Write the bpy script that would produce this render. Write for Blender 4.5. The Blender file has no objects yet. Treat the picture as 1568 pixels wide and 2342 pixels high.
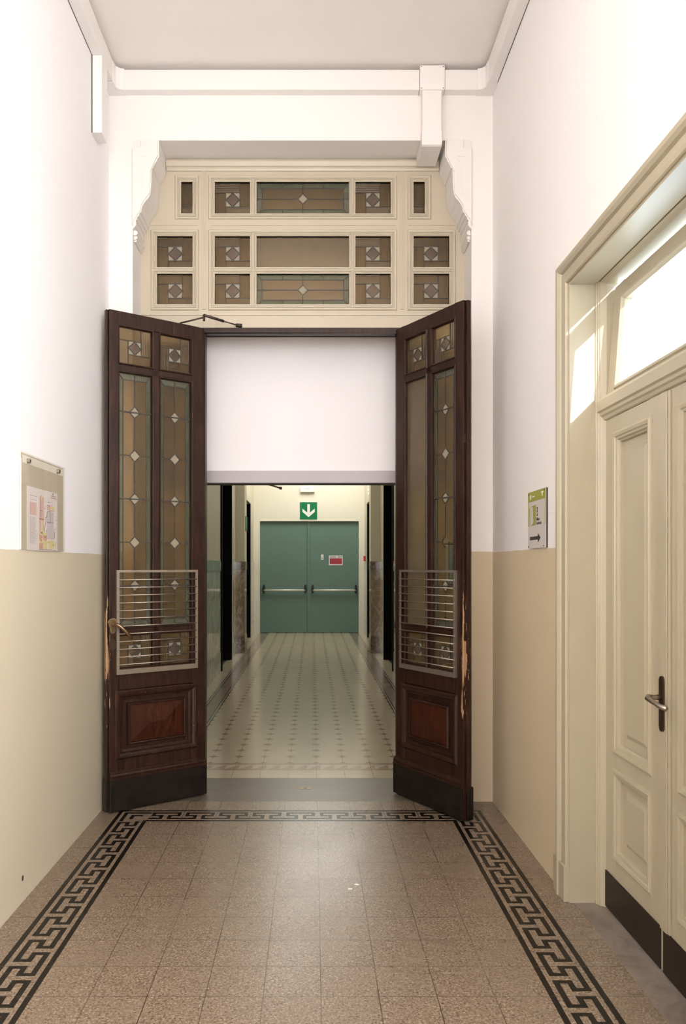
import bpy, bmesh, math, random
from mathutils import Vector, Matrix
random.seed(7)
SC = bpy.context.scene
COL = SC.collection

# ------------------------------------------------------------------ camera
cam_d = bpy.data.cameras.new('camera')
cam = bpy.data.objects.new('camera', cam_d); COL.objects.link(cam)
cam.location = (0, 0, 1.488); cam.rotation_euler = (math.pi/2, 0, 0)
cam_d.sensor_fit = 'HORIZONTAL'; cam_d.sensor_width = 36.0
cam_d.lens = 1759/1568*36.0
cam_d.shift_x = 70/1568; cam_d.shift_y = 122/1568
cam_d.clip_start = 0.05
SC.camera = cam

# ------------------------------------------------------------------ view, world, sun
SC.view_settings.view_transform = 'Standard'
SC.view_settings.look = 'None'
SC.view_settings.gamma = 1.0
SC.view_settings.use_curve_mapping = False
SC.view_settings.exposure = 0.0
SKY_STRENGTH = 6.0
SUN_STRENGTH = 9.0
FILL_WINDOW_STRENGTH = 13.0
REAR_FILL_STRENGTH = 11.3
CORRIDOR_LAMP = 10.5
FRONT_FILL_LAMP = 9.0
world = bpy.data.worlds.new('sky'); SC.world = world
world.use_nodes = True
bg = world.node_tree.nodes['Background']
bg.inputs[0].default_value = (0.74, 0.88, 1.0, 1); bg.inputs[1].default_value = SKY_STRENGTH
sun_d = bpy.data.lights.new('sun', 'SUN'); sun_d.energy = SUN_STRENGTH; sun_d.angle = 0.012
sun_d.color = (1.0, 0.93, 0.80)
sun = bpy.data.objects.new('sun', sun_d); COL.objects.link(sun)
sun.rotation_euler = Vector((-1.0, 5.2, -0.98)).to_track_quat('-Z', 'Y').to_euler()

# ------------------------------------------------------------------ node helpers
class NT:
    def __init__(self, name):
        self.m = bpy.data.materials.new(name); self.m.use_nodes = True
        self.t = self.m.node_tree; self.n = self.t.nodes; self.n.clear()
        self.out = self.n.new('ShaderNodeOutputMaterial')
    def link(self, a, b): self.t.links.new(a, b)
    def put(self, sock, v):
        if isinstance(v, bpy.types.NodeSocket): self.link(v, sock)
        elif isinstance(v, (tuple, list)):
            sock.default_value = tuple(v) + (1,) if len(v) == 3 and sock.type == 'RGBA' else v
        else: sock.default_value = v
    def math(self, op, a, b=0.0, c=None):
        x = self.n.new('ShaderNodeMath'); x.operation = op
        self.put(x.inputs[0], a); self.put(x.inputs[1], b)
        if c is not None: self.put(x.inputs[2], c)
        return x.outputs[0]
    def mix(self, f, a, b):
        x = self.n.new('ShaderNodeMix'); x.data_type = 'RGBA'
        self.put(x.inputs[0], f); self.put(x.inputs[6], a); self.put(x.inputs[7], b)
        return x.outputs[2]
    def ramp(self, f, stops, const=False):
        x = self.n.new('ShaderNodeValToRGB'); r = x.color_ramp
        if const: r.interpolation = 'CONSTANT'
        while len(r.elements) < len(stops): r.elements.new(0.5)
        for e, (p, c) in zip(r.elements, stops):
            e.position = p; e.color = tuple(c) + (1,) if len(c) == 3 else c
        self.put(x.inputs[0], f); return x.outputs[0]
    def pos(self):
        if not hasattr(self, '_g'): self._g = self.n.new('ShaderNodeNewGeometry')
        return self._g.outputs['Position']
    def obj(self):
        if not hasattr(self, '_t'): self._t = self.n.new('ShaderNodeTexCoord')
        return self._t.outputs['Object']
    def xyz(self, v):
        x = self.n.new('ShaderNodeSeparateXYZ'); self.put(x.inputs[0], v); return x.outputs
    def scale(self, v, s):
        x = self.n.new('ShaderNodeMapping'); self.put(x.inputs[0], v); x.inputs['Scale'].default_value = s
        return x.outputs[0]
    def noise(self, v, scale, detail=3.0, rough=0.5, dist=0.0):
        x = self.n.new('ShaderNodeTexNoise'); self.put(x.inputs['Vector'], v)
        x.inputs['Scale'].default_value = scale; x.inputs['Detail'].default_value = detail
        x.inputs['Roughness'].default_value = rough; x.inputs['Distortion'].default_value = dist
        return x.outputs[0]
    def voronoi(self, v, scale):
        x = self.n.new('ShaderNodeTexVoronoi'); self.put(x.inputs['Vector'], v)
        x.inputs['Scale'].default_value = scale; return x.outputs
    def bump(self, h, strength, dist=0.01):
        x = self.n.new('ShaderNodeBump'); x.inputs['Strength'].default_value = strength
        x.inputs['Distance'].default_value = dist; self.put(x.inputs['Height'], h); return x.outputs[0]
    def bsdf(self, color, rough=0.5, metallic=0.0, normal=None, **kw):
        b = self.n.new('ShaderNodeBsdfPrincipled')
        self.put(b.inputs['Base Color'], color); self.put(b.inputs['Roughness'], rough)
        b.inputs['Metallic'].default_value = metallic
        if normal is not None: self.link(normal, b.inputs['Normal'])
        for k, v in kw.items(): self.put(b.inputs[k], v)
        self.b = b
        return b.outputs[0]
    def done(self, sh): self.link(sh, self.out.inputs[0]); return self.m

def paint(name, color, rough=0.45, var=0.05, scale=6, bump=0.0):
    t = NT(name); p = t.pos()
    n = t.noise(p, scale, 4)
    c2 = tuple(max(0, x*(1-var*2)) for x in color)
    c = t.mix(n, c2, color)
    nm = t.bump(t.noise(p, 60, 3), bump, 0.004) if bump else None
    return t.done(t.bsdf(c, rough, normal=nm))

def metal(name, color, rough=0.3, m=1.0):
    t = NT(name); n = t.noise(t.pos(), 40, 3)
    return t.done(t.bsdf(t.mix(n, tuple(x*0.75 for x in color), color), rough, m))

def two_tone(name, upper, lower, h, stain=(0.60, 0.46, 0.30)):
    t = NT(name); p = t.pos(); o = t.xyz(p)
    wob = t.math('MULTIPLY', t.math('SUBTRACT', t.noise(p, 9, 2), 0.5), 0.006)
    z = t.math('ADD', o[2], wob)
    low = t.math('LESS_THAN', z, h)
    n = t.noise(p, 1.6, 4)
    up = t.mix(n, tuple(x*0.95 for x in upper), upper)
    lo = t.mix(n, tuple(x*0.90 for x in lower), lower)
    sp = t.math('GREATER_THAN', t.noise(p, 3.1, 5), 0.70)
    lo = t.mix(t.math('MULTIPLY', sp, 0.25), lo, stain)
    c = t.mix(low, up, lo)
    r = t.math('ADD', 0.65, t.math('MULTIPLY', low, -0.22))
    return t.done(t.bsdf(c, r, normal=t.bump(t.noise(p, 35, 4), 0.10, 0.004)))

# ------------------------------------------------------------------ materials
M = {}
M['wall_left'] = two_tone('wall paint left', (0.88, 0.87, 0.89), (0.71, 0.635, 0.49), 1.555)
M['wall_right'] = two_tone('wall paint right', (0.86, 0.825, 0.80), (0.69, 0.565, 0.395), 1.570)
M['plaster'] = two_tone('wall paint back', (0.845, 0.805, 0.77), (0.61, 0.49, 0.34), 1.575)
M['ceiling'] = paint('ceiling paint', (0.87, 0.82, 0.775), 0.8, 0.03, 2, 0.1)
M['corbel'] = paint('corbel plaster', (0.81, 0.765, 0.725), 0.6, 0.03, 4)
M['bulk'] = paint('bulkhead paint', (0.86, 0.84, 0.865), 0.6, 0.02, 2)
M['band'] = paint('grey lavender paint', (0.43, 0.395, 0.405), 0.4, 0.03, 5)
M['trunk'] = paint('white plastic', (0.83, 0.795, 0.765), 0.35, 0.01, 3)
M['trunk_gap'] = paint('shadow gap', (0.12, 0.10, 0.09), 0.8)
M['cream'] = paint('cream gloss paint', (0.54, 0.475, 0.365), 0.32, 0.05, 7)
M['creamdoor'] = paint('cream door paint', (0.445, 0.39, 0.28), 0.30, 0.05, 5)
M['white'] = paint('white enamel', (0.85, 0.83, 0.80), 0.4, 0.02)
M['paper'] = paint('paper', (0.80, 0.76, 0.82), 0.7, 0.02)
M['beige'] = paint('beige card', (0.60, 0.55, 0.47), 0.5, 0.05, 9)
M['black'] = paint('black plastic', (0.012, 0.012, 0.013), 0.4)
t_ = NT('black stained door'); M['darkdoor'] = t_.done(t_.bsdf((0.0016, 0.0013, 0.0011), 0.7, **{'Specular IOR Level': 0.12}))
t_ = NT('bronze kick plate'); M['kick'] = t_.done(t_.bsdf(t_.mix(t_.noise(t_.pos(), 9, 4), (0.016, 0.011, 0.007), (0.026, 0.018, 0.012)), 0.5, **{'Specular IOR Level': 0.25}))
M['firegreen'] = paint('green door enamel', (0.135, 0.225, 0.19), 0.38, 0.05, 8)
M['signgreen'] = paint('safety green', (0.0, 0.19, 0.070), 0.4)
M['olive'] = paint('olive green print', (0.33, 0.34, 0.055), 0.45)
M['signgrey'] = paint('sign face', (0.60, 0.56, 0.53), 0.4, 0.02)
M['red'] = paint('red print', (0.42, 0.045, 0.075), 0.5)
M['redbtn'] = paint('red plastic', (0.55, 0.03, 0.02), 0.4)
M['pink'] = paint('pink print', (0.72, 0.53, 0.53), 0.7)
M['yellow'] = paint('yellow print', (0.77, 0.71, 0.42), 0.7)
M['lav'] = paint('lavender print', (0.63, 0.61, 0.69), 0.7)
M['salmon'] = paint('salmon print', (0.70, 0.43, 0.37), 0.7)
M['greyink'] = paint('grey print', (0.40, 0.37, 0.42), 0.7)
M['ink'] = paint('dark print', (0.035, 0.03, 0.03), 0.6)
M['bronze'] = metal('worn bronze', (0.32, 0.22, 0.13), 0.35)
M['nickel'] = metal('worn nickel', (0.50, 0.45, 0.39), 0.28)
M['brown_metal'] = metal('browned steel', (0.13, 0.085, 0.06), 0.35)
M['grille'] = metal('grey steel', (0.42, 0.36, 0.30), 0.38, 0.8)
M['lead'] = metal('lead came', (0.075, 0.062, 0.052), 0.45, 0.35)
M['bright'] = metal('satin bar', (0.92, 0.90, 0.82), 0.38, 0.25)
M['iron'] = metal('dark iron', (0.08, 0.055, 0.045), 0.45, 0.7)

def wood(name):
    t = NT(name); o = t.obj()
    g = t.noise(t.scale(o, (9, 9, 0.9)), 6, 5, 0.6, 0.6)
    c = t.ramp(g, [(0.30, (0.009, 0.0035, 0.0022)), (0.55, (0.030, 0.0115, 0.0062)), (0.80, (0.068, 0.027, 0.0135))])
    s = t.xyz(o)
    # worn, bare wood along the free edge around the lock
    dz = t.math('SUBTRACT', 1.0, t.math('MULTIPLY', t.math('ABSOLUTE', t.math('SUBTRACT', s[2], 0.95)), 1.25))
    de = t.math('SUBTRACT', 1.0, t.math('MULTIPLY', t.math('ABSOLUTE', t.math('SUBTRACT', s[0], 0.652)), 34))
    wn = t.noise(t.scale(o, (60, 60, 7)), 1.0, 4, 0.6)
    k = t.math('MULTIPLY', t.math('MAXIMUM', dz, 0.0), t.math('MAXIMUM', de, 0.0))
    w = t.math('GREATER_THAN', t.math('ADD', t.math('MULTIPLY', k, 0.55), wn), 0.86)
    c = t.mix(w, c, (0.40, 0.25, 0.14))
    ch = t.math('GREATER_THAN', t.noise(o, 55, 2), 0.765)
    c = t.mix(t.math('MULTIPLY', ch, 0.6), c, (0.30, 0.21, 0.14))
    return t.done(t.bsdf(c, t.math('ADD', 0.28, t.math('MULTIPLY', g, 0.2)), normal=t.bump(g, 0.12, 0.002), **{'Specular IOR Level': 0.32}))
M['wood'] = wood('dark mahogany')
def wood2(name):
    t = NT(name); o = t.obj()
    g = t.noise(t.scale(o, (14, 14, 0.8)), 5, 5, 0.6, 0.5)
    c = t.ramp(g, [(0.3, (0.016, 0.005, 0.002)), (0.55, (0.046, 0.012, 0.005)), (0.8, (0.090, 0.024, 0.009))])
    return t.done(t.bsdf(c, 0.30, normal=t.bump(g, 0.1, 0.002), **{'Specular IOR Level': 0.3}))
M['wood_panel'] = wood2('reddish mahogany panel')
def plinthwood(name):
    t = NT(name); o = t.obj()
    g = t.noise(t.scale(o, (3, 3, 3)), 5, 5)
    c = t.ramp(g, [(0.3, (0.006, 0.0045, 0.0035)), (0.7, (0.016, 0.011, 0.009))])
    return t.done(t.bsdf(c, 0.38, **{'Specular IOR Level': 0.3}))
M['plinth'] = plinthwood('blackened oak')

def glass(name, color, rough=0.30, ribs=0, tr=0.85, axis=0, bumpy=0.25, milky=None):
    """Cast glass: part refracted, part scattered in the pane."""
    t = NT(name); o = t.obj(); s = t.xyz(o)
    h = t.noise(o, 60, 3)
    st = bumpy
    if ribs:
        h = t.math('SINE', t.math('MULTIPLY', s[axis], ribs)); st = 0.5
    v = t.noise(o, 12, 3)
    c = t.mix(v, tuple(x*0.8 for x in color), color)
    sh = t.bsdf(c, rough, normal=t.bump(h, st, 0.002))
    t.b.inputs['Transmission Weight'].default_value = tr
    t.b.inputs['IOR'].default_value = 1.35
    return t.done(sh)
M['amber'] = glass('amber cathedral glass', (0.72, 0.575, 0.37), 0.28, tr=0.96)
M['amber_rib'] = glass('ribbed amber glass', (0.69, 0.545, 0.345), 0.22, ribs=520, tr=0.95)
M['amber_ribv'] = glass('ribbed amber glass upright', (0.69, 0.545, 0.345), 0.22, ribs=520, tr=0.95, axis=2)
M['gplain'] = glass('plain obscured glass', (0.74, 0.62, 0.45), 0.30, tr=0.93)
M['ggreen'] = glass('green reeded glass', (0.50, 0.54, 0.40), 0.25, ribs=620, tr=0.9)
M['ggreenv'] = glass('green reeded glass upright', (0.50, 0.54, 0.40), 0.25, ribs=620, tr=0.9, axis=2)
M['opal'] = glass('opal glass', (0.37, 0.33, 0.24), 0.25, tr=0.15)
M['mauve'] = glass('mauve glass', (0.52, 0.42, 0.34), 0.30, tr=0.9)
def clear(name, tint=(1, 1, 1), f=0.06):
    t = NT(name)
    a = t.n.new('ShaderNodeBsdfTransparent'); a.inputs[0].default_value = tuple(tint) + (1,)
    g = t.n.new('ShaderNodeBsdfGlossy'); g.inputs['Roughness'].default_value = 0.03
    x = t.n.new('ShaderNodeMixShader'); x.inputs[0].default_value = f
    t.link(a.outputs[0], x.inputs[1]); t.link(g.outputs[0], x.inputs[2])
    return t.done(x.outputs[0])
M['clear'] = clear('clear pane')
M['acrylic'] = clear('clear acrylic', (0.97, 0.96, 0.93), 0.05)

def emit(name, color, s):
    t = NT(name); e = t.n.new('ShaderNodeEmission')
    e.inputs[0].default_value = tuple(color) + (1,); e.inputs[1].default_value = s
    return t.done(e.outputs[0])

def seam(t, coord, origin, step, half):
    a = t.math('DIVIDE', t.math('SUBTRACT', coord, origin), step)
    d = t.math('ABSOLUTE', t.math('SUBTRACT', a, t.math('ROUND', a)))
    return t.math('LESS_THAN', d, half/step)
def terrazzo(name, stops, seams=True, spec=0.62):
    t = NT(name); p = t.pos(); o = t.xyz(p)
    vo = t.voronoi(p, 170)
    vs = t.xyz(vo[1])
    grain = t.math('ADD', t.math('MULTIPLY', vs[0], 0.22), t.math('MULTIPLY', t.noise(p, 130, 3, 0.6), 0.80))
    c = t.ramp(grain, stops)
    f = t.noise(p, 260, 2)
    c = t.mix(t.math('MULTIPLY', t.math('GREATER_THAN', f, 0.66), 0.5), c, tuple(x*0.6 for x in stops[0][1]))
    big = t.noise(p, 1.3, 3)
    c = t.mix(t.math('MULTIPLY', big, 0.18), c, tuple(x*0.7 for x in stops[-1][1]))
    if seams:
        br = t.math('MULTIPLY', t.noise(p, 2.2, 2), 1.7)
        inside = t.math('LESS_THAN', t.math('ABSOLUTE', t.math('ADD', o[0], 0.073)), 0.885)
        sx = t.math('MULTIPLY', t.math('MULTIPLY', seam(t, o[0], 0.030, 0.2, 0.0017), inside), 0.95)
        sy = t.math('MULTIPLY', seam(t, o[1], 4.054, 0.2, 0.0019), 0.75)
        s = t.math('MULTIPLY', t.math('MAXIMUM', sx, sy), br)
        c = t.mix(t.math('MINIMUM', s, 1.0), c, (0.05, 0.035, 0.025))
    r = t.math('ADD', 0.22, t.math('MULTIPLY', t.noise(p, 3, 3), 0.10))
    return t.done(t.bsdf(c, r, normal=t.bump(t.noise(p, 5, 2), 0.02, 0.01), **{'Specular IOR Level': spec}))
M['terrazzo'] = terrazzo('beige terrazzo', [(0.34, (0.066, 0.042, 0.026)), (0.44, (0.170, 0.120, 0.080)), (0.60, (0.240, 0.177, 0.124)), (0.74, (0.41, 0.335, 0.26))])
M['terrazzo_black'] = terrazzo('black terrazzo', [(0.0, (0.003, 0.0025, 0.002)), (0.5, (0.007, 0.0055, 0.0045)), (0.9, (0.012, 0.0095, 0.008)), (1.0, (0.02, 0.017, 0.014))], True, 0.22)

def cement(name, base, diamonds=True):
    t = NT(name); p = t.pos(); o = t.xyz(p)
    n = t.noise(p, 4, 4)
    c = t.mix(n, tuple(x*0.88 for x in base), base)
    if diamonds:
        ax = t.math('DIVIDE', t.math('SUBTRACT', o[0], 0.030), 0.2)
        ay = t.math('DIVIDE', t.math('SUBTRACT', o[1], 5.985), 0.2)
        dx = t.math('ABSOLUTE', t.math('SUBTRACT', ax, t.math('ROUND', ax)))
        dy = t.math('ABSOLUTE', t.math('SUBTRACT', ay, t.math('ROUND', ay)))
        # concave-sided star on every tile corner
        k = t.math('ADD', t.math('POWER', t.math('DIVIDE', dx, 0.22), 0.8), t.math('POWER', t.math('DIVIDE', dy, 0.24), 0.8))
        c = t.mix(t.math('MULTIPLY', t.math('LESS_THAN', k, 1.0), 0.85), c, (0.25, 0.135, 0.080))
        c = t.mix(t.math('MULTIPLY', t.math('LESS_THAN', dy, 0.007), 0.30), c, (0.22, 0.16, 0.10))
    sx = t.math('MULTIPLY', seam(t, o[0], 0.030, 0.2, 0.0014), 0.85)
    c = t.mix(sx, c, (0.10, 0.06, 0.035))
    r = t.math('ADD', 0.13, t.math('MULTIPLY', t.noise(p, 3, 3), 0.10))
    return t.done(t.bsdf(c, r, normal=t.bump(t.noise(p, 7, 2), 0.03, 0.01)))
M['tile'] = cement('cream cement tile', (0.50, 0.425, 0.305))
M['tile_plain'] = cement('plain cement tile', (0.52, 0.44, 0.32), False)
M['tile_tan'] = cement('tan cement tile', (0.36, 0.26, 0.175), False)
M['tile_hatch'] = cement('brown cement tile', (0.30, 0.225, 0.165), False)
M['tile_dark'] = cement('dark green cement tile', (0.055, 0.062, 0.048), False)

def marble(name, base, vein, scale, rough=0.12, stretch=(1, 1, 1), lo=0.42, hi=0.60):
    t = NT(name); p = t.scale(t.pos(), stretch)
    w = t.noise(p, scale, 6, 0.6, 1.6)
    c = t.ramp(w, [(lo, base), ((lo+hi)/2, vein), (hi, base)])
    g = t.noise(p, scale*0.4, 3)
    c = t.mix(t.math('MULTIPLY', g, 0.35), c, tuple(x*0.75 for x in base))
    return t.done(t.bsdf(c, rough))
M['marble_grey'] = marble('grey marble slab', (0.120, 0.096, 0.072), (0.150, 0.122, 0.094), 3.0, 0.32, (0.4, 2, 1))
M['marble_sill'] = marble('grey marble sill', (0.150, 0.116, 0.088), (0.27, 0.22, 0.178), 6.0, 0.5, (1, 1, 1), 0.30, 0.78)
M['marble_white'] = marble('white marble dado', (0.60, 0.535, 0.41), (0.33, 0.315, 0.25), 2.2, 0.08, (1, 1, 0.45))
M['marble_green'] = marble('green veined marble band', (0.46, 0.445, 0.36), (0.19, 0.205, 0.165), 5.0, 0.10, (1, 1.6, 1))
M['marble_brown'] = marble('brown marble', (0.46, 0.35, 0.25), (0.22, 0.15, 0.10), 4.0, 0.10, (1, 1, 0.6))
M['marble_dark'] = marble('dark breccia marble', (0.30, 0.22, 0.16), (0.07, 0.045, 0.03), 9.0, 0.10, (1, 1, 1), 0.40, 0.66)
M['cwall'] = paint('corridor wall paint', (0.66, 0.60, 0.46), 0.6, 0.05, 3)
M['cend'] = paint('corridor end wall paint', (0.82, 0.78, 0.67), 0.6, 0.03, 3)
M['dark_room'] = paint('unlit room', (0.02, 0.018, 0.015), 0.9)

# ------------------------------------------------------------------ mesh helpers
class MB:
    """Collects shapes in (u right, v up, n towards the viewer); map() turns them into local x, y, z."""
    def __init__(self, s=None):
        self.bm = bmesh.new(); self.s = s; self.mats = []; self.cur = 0
    def mat(self, m):
        m = M[m] if isinstance(m, str) else m
        if m not in self.mats: self.mats.append(m)
        self.cur = self.mats.index(m); return self
    def P(self, a):
        if self.s is None: return Vector(a)                  # plain x, y, z
        return Vector((a[0], self.s*a[2], a[1]))             # u, v, n
    def face(self, pts):
        f = self.bm.faces.new([self.bm.verts.new(self.P(p)) for p in pts]); f.material_index = self.cur; return f
    def hull(self, rings, cap=True, closed=True, smooth=False):
        R = [[self.bm.verts.new(self.P(p)) for p in r] for r in rings]
        k = len(R[0])
        for a, b in zip(R, R[1:]):
            for i in range(k if closed else k-1):
                j = (i+1) % k
                f = self.bm.faces.new((a[i], a[j], b[j], b[i])); f.material_index = self.cur; f.smooth = smooth
        if cap:
            for r in (R[0], R[-1]):
                if len(r) > 2:
                    f = self.bm.faces.new(r); f.material_index = self.cur
    def box(self, a0, a1, b0, b1, c0, c1):
        self.hull([[(a0, b0, c0), (a1, b0, c0), (a1, b1, c0), (a0, b1, c0)],
                   [(a0, b0, c1), (a1, b0, c1), (a1, b1, c1), (a0, b1, c1)]]); return self
    def prism(self, poly, c0, c1):
        self.hull([[(p[0], p[1], c0) for p in poly], [(p[0], p[1], c1) for p in poly]]); return self
    def prism_y(self, poly, y0, y1):
        self.hull([[(p[0], y0, p[1]) for p in poly], [(p[0], y1, p[1]) for p in poly]]); return self
    def bar(self, p, q, w, n0, n1):
        """a flat bar between two (u, v) points"""
        d = Vector((q[0]-p[0], q[1]-p[1])); L = d.length
        if L < 1e-6: return self
        d /= L; h = Vector((-d.y, d.x))*(w/2)
        self.prism([(p[0]+h.x, p[1]+h.y), (q[0]+h.x, q[1]+h.y), (q[0]-h.x, q[1]-h.y), (p[0]-h.x, p[1]-h.y)], n0, n1)
        return self
    def sweep(self, path, prof, closed=True):
        """profile (offset outwards, n) mitred along a 2-D (u, v) path; the outside is on the left of the path"""
        N = len(path); rings = []
        def nrm(i, j):
            d = Vector((path[j][0]-path[i][0], path[j][1]-path[i][1])).normalized(); return Vector((-d.y, d.x))
        for i in range(N):
            if closed or 0 < i < N-1:
                a = nrm((i-1) % N, i); b = nrm(i, (i+1) % N)
                m = (a+b); m = m/(1+a.dot(b))
            else:
                m = nrm(0, 1) if i == 0 else nrm(N-2, N-1)
            rings.append([(path[i][0]+m.x*o, path[i][1]+m.y*o, n) for o, n in prof])
        if closed: rings.append(rings[0])
        self.hull(rings, cap=not closed)
        return self
    def ring(self, u0, u1, v0, v1, prof):
        # offsets run outwards from the rectangle
        return self.sweep([(u0, v0), (u0, v1), (u1, v1), (u1, v0)], prof)
    def tube(self, pts, r, k=10):
        pts = [Vector(p) for p in pts]; rs = r if isinstance(r, (list, tuple)) else [r]*len(pts)
        rings = []
        for i, p in enumerate(pts):
            d = (pts[min(i+1, len(pts)-1)]-pts[max(i-1, 0)]).normalized()
            a = d.orthogonal().normalized() if i == 0 else (a-d*a.dot(d)).normalized()
            b = d.cross(a)
            rings.append([tuple(p+(a*math.cos(2*math.pi*j/k)+b*math.sin(2*math.pi*j/k))*rs[i]) for j in range(k)])
        self.hull(rings, smooth=True); return self
    def disc(self, u, v, r, n0, n1, k=20, rv=None):
        rv = rv or r
        self.prism([(u+r*math.cos(2*math.pi*i/k), v+rv*math.sin(2*math.pi*i/k)) for i in range(k)], n0, n1); return self
    def build(self, name, parent=None, bevel=0.0, weld=True):
        if weld: bmesh.ops.remove_doubles(self.bm, verts=self.bm.verts, dist=1e-6)
        bmesh.ops.recalc_face_normals(self.bm, faces=self.bm.faces)
        me = bpy.data.meshes.new(name); self.bm.to_mesh(me); self.bm.free()
        for m in self.mats: me.materials.append(m)
        o = bpy.data.objects.new(name, me); COL.objects.link(o)
        if parent: o.parent = parent
        if bevel:
            b = o.modifiers.new('bevel', 'BEVEL'); b.width = bevel; b.segments = 2; b.limit_method = 'ANGLE'
            b.angle_limit = math.radians(50)
        return o

def tag(o, label, cat, group=None):
    o['label'] = label; o['category'] = cat; o['kind'] = 'thing'
    if group: o['group'] = group
    return o
def struct(o, label=None, cat=None):
    o['kind'] = 'structure'
    if label: o['label'] = label
    if cat: o['category'] = cat
    return o
def thing(name, label, cat, loc=(0, 0, 0), direction=None, group=None):
    o = bpy.data.objects.new(name, None); COL.objects.link(o); o.empty_display_size = 0.1
    o.location = loc
    if direction: o.rotation_euler = (0, 0, math.atan2(direction[1], direction[0]))
    return tag(o, label, cat, group)
def grid_floor(mb, xs, ys, classify, z=0.0):
    for i in range(len(xs)-1):
        for j in range(len(ys)-1):
            mb.mat(classify((xs[i]+xs[i+1])/2, (ys[j]+ys[j+1])/2))
            mb.face([(xs[i], ys[j], z), (xs[i+1], ys[j], z), (xs[i+1], ys[j+1], z), (xs[i], ys[j+1], z)])

# ------------------------------------------------------------------ key dimensions
XL, XR = -1.28, 1.135            # front room walls
YB, YF, YE = -2.4, 4.843, 5.385  # room back, arch wall front and back
OL, OR, OT = -1.131, 1.0016, 4.163
ZC = 4.600
CL, CR = -1.29, 1.144            # corridor walls
YEND = 16.88
BAND = 0.2

# ------------------------------------------------------------------ floor of the front room with the key border
S0, S1 = -1.165, 1.018           # outer edges of the side bands
YK = 4.672                       # outer edge of the cross band
def meander(s, q):
    """black where the key pattern is; s along the band, q across it 0..0.2"""
    if q < 0.022 or q > 0.178: return True
    if q < 0.040 or q > 0.160: return False
    s = (s/0.2) % 1.0
    t = 0.105/1.0
    top, mid, bot = q < 0.062, 0.089 <= q < 0.111, q >= 0.138
    um = 0.062 <= q < 0.089; lm = 0.111 <= q < 0.138
    A = 0.07 <= s < 0.07+t; B = 0.43-t <= s < 0.43; C = 0.57 <= s < 0.57+t; D = 0.93-t <= s < 0.93
    if top: return 0.07 <= s < 0.93
    if um: return A or D
    if mid: return 0.07 <= s < 0.43 or 0.57 <= s < 0.93
    if lm: return B or C
    if bot: return s < 0.43 or s >= 0.57
    return False
QS = [0, 0.022, 0.040, 0.062, 0.089, 0.111, 0.138, 0.160, 0.178, 0.2]
SS = [0, 0.07, 0.175, 0.325, 0.43, 0.57, 0.675, 0.825, 0.93]
f = MB()
ysteps = []
k = 0
while True:
    y0 = YK-0.2-0.2*k
    if y0 < 0.9: break
    ysteps += [y0-0.2*s for s in SS]; k += 1
ysteps = sorted(set([round(y, 5) for y in ysteps] + [round(YK-0.2-0.2*k, 5)]))
ymin = ysteps[0]
for x0, sgn in ((S0, 1), (S1, -1)):
    xs = sorted(x0+sgn*q for q in QS)
    grid_floor(f, xs, ysteps, lambda x, y: 'terrazzo_black' if meander(YK-0.2-y, abs(x-x0)) else 'terrazzo')
# cross band
nx = int(round((S1-S0-0.4)/0.2)); ux = (S1-S0-0.4)/nx
xsteps = []
x_first = 0.030-0.2*5
cells = []
for i in range(-1, 12):
    for s in SS: cells.append(x_first+0.2*i+0.2*s)
xsteps = [S0+0.2]+[x for x in sorted(cells) if S0+0.2+1e-4 < x < S1-0.2-1e-4]+[S1-0.2]
yq = sorted(YK-q for q in QS)
grid_floor(f, xsteps, yq, lambda x, y: 'terrazzo_black' if meander(x-x_first, YK-y) else 'terrazzo')
# corners: the lines and the key turn on the mitre
for x0, sgn in ((S0, 1), (S1, -1)):
    xs = sorted(x0+sgn*q for q in QS)
    def corner(x, y):
        a = abs(x-x0); b = YK-y
        if min(a, b) < 0.022 or (a > 0.178 and b > 0.178): return 'terrazzo_black'
        if 0.040 < min(a, b) < 0.062: return 'terrazzo_black'
        if 0.089 < min(a, b) < 0.111 and max(a, b) < 0.160: return 'terrazzo_black'
        return 'terrazzo'
    grid_floor(f, xs, yq, corner)
f.mat('terrazzo')
def quad(x0, x1, y0, y1, z=0.0): f.face([(x0, y0, z), (x1, y0, z), (x1, y1, z), (x0, y1, z)])
quad(S0+0.2, S1-0.2, YB, YK-0.2)
quad(XL-0.05, S0, YB, YK); quad(S1, 1.155, YB, YK)
quad(S0, S0+0.2, YB, ymin); quad(S1-0.2, S1, YB, ymin)
quad(XL-0.05, 1.155, YK, YF+0.003)
f.mat('marble_sill'); quad(1.155, 1.36, YB, YF)
f.mat('marble_grey'); quad(OL-0.05, OR+0.05, YF+0.003, YE)
# ---- corridor floor
CX = [CL-0.05, -1.150, -1.138, -1.126, -1.112, -0.998, -0.986, -0.975, -0.962,
      0.822, 0.835, 0.846, 0.858, 0.972, 0.986, 0.998, 1.010, CR+0.05]
CM = ['tile_plain', 'tile_dark', 'tile_plain', 'tile_dark', 'tile_hatch', 'tile_dark', 'tile_plain', 'tile_dark', 'tile',
      'tile_dark', 'tile_plain', 'tile_dark', 'tile_hatch', 'tile_dark', 'tile_plain', 'tile_dark', 'tile_plain']
for i, m in enumerate(CM):
    f.mat(m); quad(CX[i], CX[i+1], 5.785, YEND+0.25)
f.mat('tile_plain'); quad(CL-0.05, CR+0.05, YE, 5.585)
for y0, y1, m in ((5.585, 5.603, 'tile_hatch'), (5.603, 5.625, 'tile_tan'), (5.735, 5.757, 'tile_tan'), (5.757, 5.785, 'tile_hatch')):
    f.mat(m); quad(CL-0.05, CR+0.05, y0, y1)
x = CL-0.05
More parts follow.
